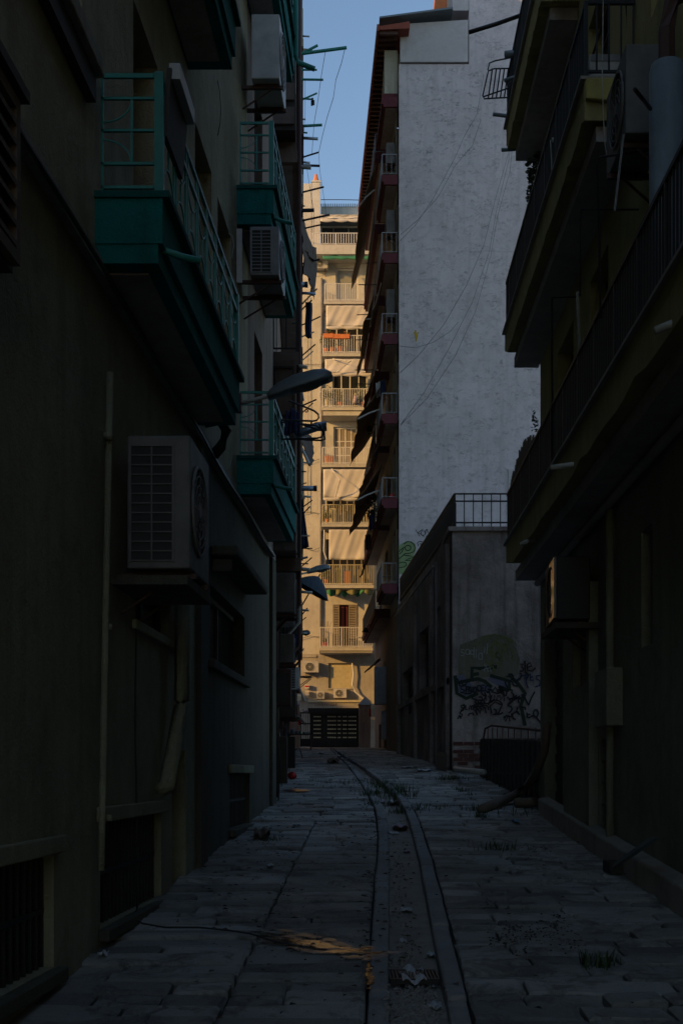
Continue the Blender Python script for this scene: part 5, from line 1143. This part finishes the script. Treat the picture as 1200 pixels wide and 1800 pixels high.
for i in range(n): h = o[2]+(o[3]-o[2])*i/n; rsb.box(EF, o[0], o[1], -.12, -.10+.008*(i % 2), h, h+(o[3]-o[2])/n)
rsb.build('roller_shutter', E); MB().mat('plaster_mezz').box(EF, o[0]-.08, o[1]+.08, .003, .05, o[3]+.001, o[3]+.09).box(EF, o[0]-.08, o[1]+.08, .003, .07, o[2]-.07, o[2]-.001).build('window_surround', E)
MB().mat('dark_void').box(EF, opsE[8][0], opsE[8][1], -.29, -.27, .4, opsE[8][3]).build('shop_opening', E)
# louvred shopfront seen through the gate
sf = MB().mat('sign_cream')
for i in range(12):
    h = .55+i*.22
    for a, b in ((WX(548), WX(564)), (WX(574), WX(590)), (WX(593), WX(609)), (WX(612), WX(628))): sf.box(EF, a, b, -.2, -.12, h, h+.07)
sf.build('shop_louvres', E)
lg = MB().mat('sign_cream').box(EF, WX(542), WX(640), .0, .7, eh(1236,66), eh(1232,66)); lg.mat('plaster_mezz').box(EF, WX(542), WX(640), .0, .62, eh(1250,66), eh(1236,66)-.001); lg.build('shop_canopy', E)
st = MB().mat('plaster_brown')
for i, x in enumerate(range(553, 590, 4)): st.ribbon([P(x, 1239, 65.37), P(x+2.2, 1239.3, 65.37)], .10+.03*(i % 2), NG, .004)
st.build('shop_lettering', E)
MB().mat('ac_grey').tube([EF(WX(563.5), .07, eh(1150,66)), EF(WX(563.5), .07, 15), EF(WX(565), .07, eh(490,66))], .07, 8).build('downpipe', E, smooth=True)
wr = MB().mat('black_metal')
for pts in ([(516,812),(540,815),(563,806)], [(520,905),(545,900),(563,903)], [(530,640),(563,640)], [(520,1125),(545,1118),(563,1120)], [(541,520),(542,700),(541,900)], [(525,960),(550,968),(563,962)]): wr.tube([P(x, y, 65.9) for x, y in pts], .014, 4)
wr.build('facade_cables', E)
MB().mat('white_metal').tube([P(619,1166,65.8), P(621,1185,65.8), P(619,1205,65.8), P(624,1216,65.8), P(640,1230,65.8)], .05, 6).build('waste_pipe', E)
# awnings on the block
o12 = lambda px, py, o=1.22: EF(ex(px), o, eh(py))
def eaw(lab, x0, x1, yt, yb, xb0=None, out=0.0, mat='awning_white', arms=None, scal=0, grp='white canvas awnings on the sunlit block'):
    xb0 = xb0 or x0; return awn('awning', lab, [o12(x0, yt), o12(x1, yt), o12(x1, yb, 1.22+out), o12(xb0, yb, 1.22+out)], mat, grp, sag=.05, arms=arms or (), scal=scal, n=14)
eaw('white awning pulled straight down under the glazed balcony', 573, 660, 537, 573, scal=3)
eaw('white awning with a folded arm above the flowered balcony', 571, 660, 631, 658, out=.25, arms=[[o12(585,632,1.3), o12(616,643,1.95), o12(592,658,1.6)]], scal=3)
eaw('bright white awning with a folded arm in the middle of the block', 568, 660, 825, 876, out=.2, arms=[[o12(583,825,1.3), o12(597,851,2.0), o12(589,877,1.55)]], scal=3)
eaw('lowest white awning with a pale rod at its left', 578, 660, 931, 984, arms=[[o12(570,932,1.25), o12(569,970,1.3), o12(574,984,1.3)]], scal=0)
eaw('green fringed awning folded under the penthouse', 567, 660, 450, 457, out=.5, mat='awning_green', grp='coloured awnings on the sunlit block', scal=4)
eaw('pale scalloped awning of the penthouse', 563, 660, 377, 384, mat='awning_white', grp='coloured awnings on the sunlit block', scal=4)
gt_ = MB().mat('awning_green'); gt_.grid(lambda u, v: o12(574+66*u, 1036+(9*math.sin(u*9+.5)**2+3)*v, 1.0+.12*math.sin(u*21)), 40, 4); gt_.mat('leaf_yellow').grid(lambda u, v: o12(590+66*u, 1036+(7*math.cos(u*7)**2+3)*v, 1.06+.1*math.sin(u*17)), 40, 4)
gt_.build('tarpaulin', solid=.01, smooth=True, label='bunched green and yellow tarpaulin under the brown railed balcony', cat='tarpaulin')
# outdoor units, boxes
def eac(x0, y0, x1, y1, lab, d=65.6):
    fr = Frame(lambda u, o: (u, 66-o)); a, b = (x0-600)*d/F, (x1-600)*d/F
    return ac_unit(fr, a, b, .08, .40, (HZ-y1)*d/F, (HZ-y0)*d/F, lab, 'ac_white', group='outdoor units on the sunlit block', side=False)
eac(533,1163,560,1182, 'sunlit outdoor unit left of the shuttered window'); eac(586,1211,609,1227, 'outdoor unit standing on the shop canopy'); eac(551,455,576,471, 'outdoor unit left under the green fringed awning'); eac(557,1215,570,1229, 'small outdoor unit seen from its side on the shop canopy')
for x0, y0, x1, y1, mt, lab in ((535,1203,543,1210,'red_paint','small red and white notice box left of the shop canopy'), (536,1214,543,1222,'sign_cream','small cream box under the red notice box'), (521,1221,529,1231,'sign_cream','small cream meter box near the left gate pillar')):
    t = thing('notice_box', lab, 'box', P((x0+x1)/2, y1, 65.5)); fr = Frame(lambda u, o: (u, 65.9-o)); a, b = (x0-600)*65.6/F, (x1-600)*65.6/F
    MB().mat('cloth_white').box(fr, a, b, 0, .15, (HZ-y1)*65.6/F, (HZ-y0)*65.6/F).build('box', t); MB().mat(mt).box(fr, a+.02, b-.02, .151, .16, (HZ-y1+2)*65.6/F, (HZ-y0-2)*65.6/F).build('label_plate', t)
# balcony goods
def pot(px, py, r, h, mat, lab, d=ef+.55, plant=None):
    c = P(px, py, d); t = thing('plant_pot', lab, 'plant pot', c, 'pots on the sunlit balconies'); 
    MB().mat(mat).tube([c+Vector((0,0,.0)), c+Vector((0,0,h*.5)), c+Vector((0,0,h))], r*.75, 10, r).build('pot', t, smooth=False)
    if plant: f = MB(); foliage(f, c+Vector((0,0,h+plant*.7)), (plant*.75, plant*.5, plant*.9), 420, .055, ('leaf','leaf_yellow')); f.build('plant', t)
pot(575,814,.17,.36,'terracotta','orange flowerpot at the left end of the empty middle balcony'); pot(583,814,.13,.34,'terracotta','second orange flowerpot beside the first on the middle balcony')
pot(575,714,.15,.35,'sign_cream','cream pot with a full green bush on the flowered balcony', plant=.45); pot(597,714,.14,.2,'terracotta','pot with green leaves in the middle of the flowered balcony', plant=.4); pot(638,714,.14,.2,'terracotta','pot with tall leaves at the right of the flowered balcony', plant=.6)
pot(573,619,.13,.2,'terracotta','pot with a green plant at the left of the crowded upper balcony', plant=.45); pot(584,619,.13,.25,'terracotta','clay pot with low leaves on the crowded upper balcony', plant=.25); pot(598,619,.15,.3,'terracotta','large clay pot behind the rail of the crowded upper balcony', plant=.2)
pot(574,1027,.12,.25,'terracotta','pot at the left of the brown railed balcony', plant=.3); pot(575,919,.12,.2,'terracotta','pot at the left behind the brown rail in the middle', plant=.3)
pot(571,1137,.16,.22,'red_paint','red bucket at the left of the lowest sunlit balcony', plant=.12)
for x0, x1, yb, hh, mt, lab in ((590,600,1027,.85,'leaf_yellow','yellow green cloth draped inside the brown railed balcony'), (606,616,1027,.7,'terracotta','russet blanket inside the brown railed balcony'), (628,640,1027,.75,'shutter_brown','brown crate at the right of the brown railed balcony'), (578,590,919,.75,'sign_cream','cream box behind the middle brown rail'), (604,611,919,.6,'dark_wood','dark stool behind the middle brown rail'), (628,636,919,.7,'awning_green','green bag behind the middle brown rail'), (633,641,619,.65,'ac_grey','grey box at the right of the crowded upper balcony')):
    q = P(x0, yb, ef+.6); hz = q.z-EYE; MB().mat(mt).box(Frame(lambda u, o: (u, o)), (x0-600)*(ef+.6)/F, (x1-600)*(ef+.6)/F, ef+.5, ef+.85, hz, hz+hh).build('balcony_box' if mt not in ('leaf_yellow', 'terracotta') else 'cloth', bevel=.03, label=lab, cat='box' if mt not in ('leaf_yellow', 'terracotta') else 'cloth')
for x, y, w_, lab in ((577,588,.28,'rust red flower trough hanging on the crowded balcony rail at the left'), (600,589,.42,'longer rust red flower trough hanging on the crowded balcony rail')):
    c = P(x, y, ef); t = thing('flower_trough', lab, 'flower trough', c, 'flower troughs'); MB().mat('terracotta').box(Frame(lambda u, o: (c.x+u, c.y+o)), -w_, w_, -.02, .16, c.z-EYE-.16, c.z-EYE+.06).build('trough', t); f = MB(); foliage(f, c+Vector((0,.05,.12)), (w_,.1,.12), 90, .04, ('leaf','terracotta')); f.build('flowers', t)
t = thing('doll', 'small pink and white figure hung on the flowered balcony rail', 'ornament', P(624, 708, ef-.1)); f = MB().mat('litter_pink'); c = P(624,700,ef-.1)
f.tube([c+Vector((0,0,-.25)), c+Vector((0,0,-.05)), c+Vector((0,0,.12))], .13, 8, .07); f.build('dress', t, smooth=True); MB().mat('sign_cream').tube([c+Vector((0,0,.125)), c+Vector((0,0,.2)), c+Vector((0,0,.27))], .06, 8, .045).build('head', t, smooth=True)
c = P(636,1122,ef+.5); t = thing('bistro_table', 'small white round table on the lowest sunlit balcony', 'table', c+Vector((0,0,-.5)))
MB().mat('white_metal').tube([c+Vector((0,0,.02)), c+Vector((0,0,.04)), c+Vector((0,0,.06))], .32, 16).build('table_top', t)
for a in range(3): MB().mat('white_metal').tube([c+Vector((.25*math.cos(a*2.1), .2*math.sin(a*2.1), -.47)), c, c+Vector((-.1*math.cos(a*2.1), -.1*math.sin(a*2.1), .019))], .015, 5).build('leg', t)
c = P(619,1125,ef+.5); t = thing('chair', 'dark chair beside the small white balcony table', 'chair', c+Vector((0,0,-.42))); fr = Frame(lambda u, o: (c.x+u, c.y+o)); z0 = c.z-EYE
MB().mat('dark_wood').box(fr, -.2, .2, -.2, .2, z0, z0+.04).build('seat', t); MB().mat('dark_wood').box(fr, -.2, -.17, -.2, .2, z0+.041, z0+.45).build('backrest', t)
for a in (-.18, .16):
    for b in (-.18, .16): MB().mat('dark_wood').box(fr, a, a+.03, b, b+.03, z0-.42, z0-.001).build('leg', t)
pl = MB(); rnd = random.Random(12)
for i in range(8): 
    x = 568+rnd.uniform(0, 12); pl.mat('wood').tube([P(x, 1136, ef+.6), P(x+rnd.uniform(-4, 4), 1115, ef+.6), P(x+rnd.uniform(-6, 6), 1092, ef+.6)], .012, 4)
pl.build('bare_shrub', label='bare twiggy shrub at the left of the lowest sunlit balcony', cat='plant')

# ================================================================ GATE AT THE END OF THE ALLEY
dg = 62.0; gxp = lambda px: (px-600)*dg/F; ghp = lambda py: (HZ-py)*dg/F
GT_ = Frame(lambda u, o: (u, dg-o))
t = thing('gate', 'black barred double gate across the end of the alley', 'gate', (gxp(580), dg, ground(dg)))
for a, b in ((527, 571), (573, 628)):
    lf = MB().mat('black_metal'); x0, x1 = gxp(a), gxp(b)
    for xx in (x0, x1-.07, (x0+x1)/2-.035): lf.box(GT_, xx, xx+.07, 0, .06, 1.32, ghp(1253))
    for y in (1253, 1272, 1291, 1311): lf.box(GT_, x0, x1, .005, .055, ghp(y)-.05, ghp(y)+.02)
    for i in range(14): x = x0+(x1-x0)*(i+.5)/14; lf.box(GT_, x-.014, x+.014, .015, .04, 1.34, ghp(1253))
    lf.box(GT_, x0, x1, .02, .035, 1.36, ghp(1299)); lf.build('gate_leaf', t)
MB().mat('black_metal').box(GT_, gxp(541), gxp(630), -.02, .08, ghp(1252), ghp(1245)).build('lintel_beam', t)
for a, b, lab in ((508, 526, 'left gate pillar with a pointed grey cap'), (630, 651, 'right gate pillar with a pointed grey cap')):
    tp = thing('gate_pillar', lab, 'pillar', (gxp((a+b)/2), dg-.2, ground(dg)), 'gate pillars'); x0, x1 = gxp(a), gxp(b)
    MB().mat('plaster_brown').box(GT_, x0, x1, -.2, .4, .9, ghp(1240)).build('shaft', tp, bevel=.02)
    c = MB().mat('lamp_grey'); q = [GT_(x0-.05,-.25,ghp(1240)), GT_(x1+.05,-.25,ghp(1240)), GT_(x1+.05,.45,ghp(1240)), GT_(x0-.05,.45,ghp(1240))]; tip = GT_((x0+x1)/2,.1,ghp(1226))
    for i in range(4): c.face(q[i], q[(i+1) % 4], tip)
    c.face(*q[::-1]); c.build('cap', tp)
for x, y, d, lab in ((526,1268,58,'small red lantern hanging left of the gate'), (650,1253,58,'small red lantern hanging right of the gate')):
    c = P(x, y, d); tl = thing('lantern', lab, 'lantern', c, 'red lanterns'); MB().mat('red_paint').tube([c+Vector((0,0,-.17)), c, c+Vector((0,0,.17))], .06, 8, .05).build('shade', tl, smooth=True); MB().mat('black_metal').tube([c+Vector((0,0,.17)), c+Vector((0,0,.5))], .01, 4).build('cord', tl)
awn('canopy', 'dark flat canopy on struts jutting from the left row before the gate', [P(513,1191,46), P(513,1190,49), P(548,1189,49), P(548,1190,46)], 'black_metal', cat='canopy', amat='black_metal', ar_r=.015, arms=[[P(512,1216,47), P(530,1203,47), P(545,1192,47)], [P(512,1222,47), P(530,1207,47), P(547,1193,47)]])
# unseen block added off to the left; its height cuts off the low sun
MB().mat('plaster_far').box(AF, -46, -38, 10, 90, 0, 16.4).build('sun_blocker', label='unseen block added left of the cross street to cut the low sun', cat='building')

# ================================================================ DRAIN GRATE, LITTER, WEEDS
gm = MB().mat('black_metal'); ga = gnd(686, 1714); gb = gnd(686, 1692)
x0, x1 = kerb_x(ga.y, 1)+.01, kerb_x(ga.y, 2)-.01; z0 = ground(ga.y)-EYE-.055
gm.box(AF, x0, x1, ga.y, ga.y+.03, z0, z0+.03).box(AF, x0, x1, gb.y, gb.y+.03, z0, z0+.03)
for i in range(15): x = x0+(x1-x0)*i/14; gm.box(AF, x-.006, x+.006, ga.y+.031, gb.y-.001, z0, z0+.028)
gm.build('drain_grate', label='iron slotted grate set in the stone drain channel', cat='drain grate')
rnd = random.Random(31)
def crumple(px, py, sx, sy, mat, lab, h=.03, name='paper_scrap', grp='scraps of litter in the alley', dz=0):
    c = gnd(px, py); kx = c.y/F; sx *= kx; mb = MB().mat(mat); ph = rnd.uniform(0, 6)
    ins = kerb_x(c.y, 1) < c.x < kerb_x(c.y, 2)
    zz = (-.07 if ins else .012)+dz; L = max(.03, sy*kx*9)
    mb.grid(lambda u, v: (c.x+(u-.5)*sx*(1-.3*abs(v-.5)), c.y+(v-.5)*L*(1-.25*abs(u-.5)), ground(c.y)+zz+h*(.4+.3*math.sin(u*9+ph+v*4)+.3*math.sin(v*8+ph*2))), 8, 8)
    mb.build(name, solid=.003, label=lab, cat='litter', group=grp)
for q in ((725,1702,48,16,'litter_white','large white plastic bag lying on the drain grate',.06), (703,1446,26,12,'litter_pink','pinkish plastic sheet in the channel where it bends',.05), (692,1455,18,5,'litter_white','white strip beside the pinkish sheet',.02), (714,1585,20,6,'litter_white','white scrap in the middle of the channel',.02), (765,1750,24,8,'litter_white','pale scrap in the channel below the grate',.03), (757,1661,14,5,'litter_white','small scrap in the channel above the grate',.02),
          (657,1385,24,8,'litter_white','cluster of white paper in the channel far up',.05), (668,1403,18,7,'litter_pink','pale pink scrap where weeds cross the channel',.04), (690,1405,22,9,'litter_white','white paper caught among the channel weeds',.06), (640,1363,14,4,'litter_white','small white scrap near the top of the channel',.03), (606,1337,10,4,'litter_white','scrap nearest the gate in the channel',.04), (597,1332,10,4,'litter_white','tiny scrap left of the channel top',.04),
          (562,1325,12,3,'litter_white','white scrap on the left paving close to the gate',.02), (586,1341,22,8,'litter_brown','brown and white crushed carton near the channel top',.12), (715,1350,22,4,'litter_white','white papers on the right paving far up',.03), (745,1356,26,5,'litter_white','spread white papers near the annex foot',.04), (521,1453,13,4,'litter_blue','flat blue wrapper on the left paving',.015), (475,1525,11,5,'litter_white','white scrap on the left paving in the middle distance',.02),
          (906,1446,11,6,'litter_blue','blue wrapper on the right paving',.03), (949,1433,12,4,'litter_white','pale scrap at the foot of the right building',.02), (182,1683,16,5,'litter_white','scrap in the dark by the left wall foot',.03), (708,1636,12,4,'litter_white','tiny white scrap in the lower channel',.02), (715,1485,12,4,'litter_pink','small pale scrap in the upper channel',.02), (461,1470,26,14,'litter_brown','heap of brown rags on the left paving',.09), (730,1350,8,3,'litter_blue','tiny bluish scrap far up on the right',.02)):
    crumple(*q[:6], h=q[6])
# rubble in the channel
def scatter(name, pxs, n, s0, s1, mats, lift=0.0):
    mb = MB()
    for i in range(n):
        x, y = rnd.choice(pxs); x += rnd.gauss(0, 1)*14; y += rnd.gauss(0, 1)*9; c = gnd(x, y); s = rnd.uniform(s0, s1)
        ins = kerb_x(c.y, 1) < c.x < kerb_x(c.y, 2); z = c.z+(-.066 if ins else .008)+lift
        mb.mat(rnd.choice(mats)); a = rnd.uniform(0, 3); q = [(c.x+s*math.cos(a+k*1.57)*rnd.uniform(.6, 1.1), c.y+s*math.sin(a+k*1.57)*rnd.uniform(.6, 1.1)) for k in range(4)]
        mb.hexa([(p, r_, z) for p, r_ in q]+[(c.x+(p-c.x)*.7, c.y+(r_-c.y)*.7, z+s*rnd.uniform(.3, .9)) for p, r_ in q])
    return mb.build(name, kind='stuff')
scatter('rubble', [(700,1740),(715,1735),(740,1730),(710,1760),(725,1770),(745,1750),(700,1775),(755,1765)], 900, .005, .017, ['rubble','rubble','stone_lintel'])
scatter('rubble', [(706,1500+i*12) for i in range(24)]+[(690+i*1.5,1430+i*14) for i in range(20)]+[(668,1395),(655,1375),(640,1362),(622,1348)], 900, .004, .014, ['litter_brown','stone_lintel','stone_lintel','rubble'])
scatter('gravel', [(900,1640),(930,1650),(960,1640),(910,1665),(980,1620),(1000,1660),(880,1655),(540,1662),(500,1655),(620,1680),(480,1520),(460,1480),(940,1500)], 700, .003, .012, ['dirt','rubble','litter_brown','dirt'])
lf = MB()
for i in range(900):
    x = rnd.choice((rnd.gauss(660, 30), rnd.uniform(300, 1150), rnd.gauss(440, 60))); y = 1325+abs(rnd.gauss(0, 1))*190
    if y > 1850: continue
    c = gnd(x, y)
    if not (xl(c.y)+.05 < c.x < xr(c.y)-.05): continue
    s = rnd.uniform(.012, .032); a = rnd.uniform(0, 6.3); ins = kerb_x(c.y, 1) < c.x < kerb_x(c.y, 2); z = c.z+(-.06 if ins else .02); lf.mat(rnd.choice(('litter_brown', 'wood', 'dirt')))
    lf.face((c.x+s*math.cos(a), c.y+s*math.sin(a), z), (c.x-s*.5*math.sin(a), c.y+s*.5*math.cos(a), z+.012), (c.x-s*math.cos(a), c.y-s*math.sin(a), z+.003), (c.x+s*.5*math.sin(a), c.y-s*.5*math.cos(a), z+.01))
lf.build('dead_leaves', kind='stuff')
gr = MB()
for px, py, n, hh, sp in ((690,1392,90,.16,16),(672,1380,50,.12,8),(706,1402,60,.12,14),(725,1425,40,.10,10),(652,1398,60,.12,10),(840,1425,45,.12,12),(845,1437,30,.12,6),(787,1371,60,.10,10),(800,1368,40,.08,14),(815,1390,30,.08,8),(760,1420,50,.08,16),(826,1397,20,.07,6),(610,1377,70,.08,26),(560,1376,50,.07,20),(655,1415,30,.10,8),(880,1494,25,.12,12),(1050,1695,40,.10,16),(1060,1700,20,.08,10),(870,1490,20,.1,8),(700,1425,30,.1,8),(930,1430,40,.1,20),(640,1375,30,.1,10),(470,1478,24,.08,12),(360,1490,20,.08,6)):
    for i in range(n*2):
        c = gnd(px+rnd.gauss(0, sp*1.2), py+rnd.gauss(0, sp*.16)); a = rnd.uniform(0, 6.3); l = hh*rnd.uniform(.4, 1.5); dx, dy = math.cos(a)*l*.5, math.sin(a)*l*.5; w_ = rnd.uniform(.003, .007)
        gr.mat('leaf' if rnd.random() < .6 else 'leaf_dark'); q = Vector((c.x, c.y, c.z-.04)); k = Vector((-math.sin(a)*w_, math.cos(a)*w_, 0))
        gr.face(q-k, q+k, q+k*.7+Vector((dx*.5, dy*.5, l*.7)), q-k*.7+Vector((dx*.5, dy*.5, l*.7))); gr.face(q-k*.7+Vector((dx*.5, dy*.5, l*.7)), q+k*.7+Vector((dx*.5, dy*.5, l*.7)), q+Vector((dx, dy, l)))
gr.build('weeds', kind='stuff')
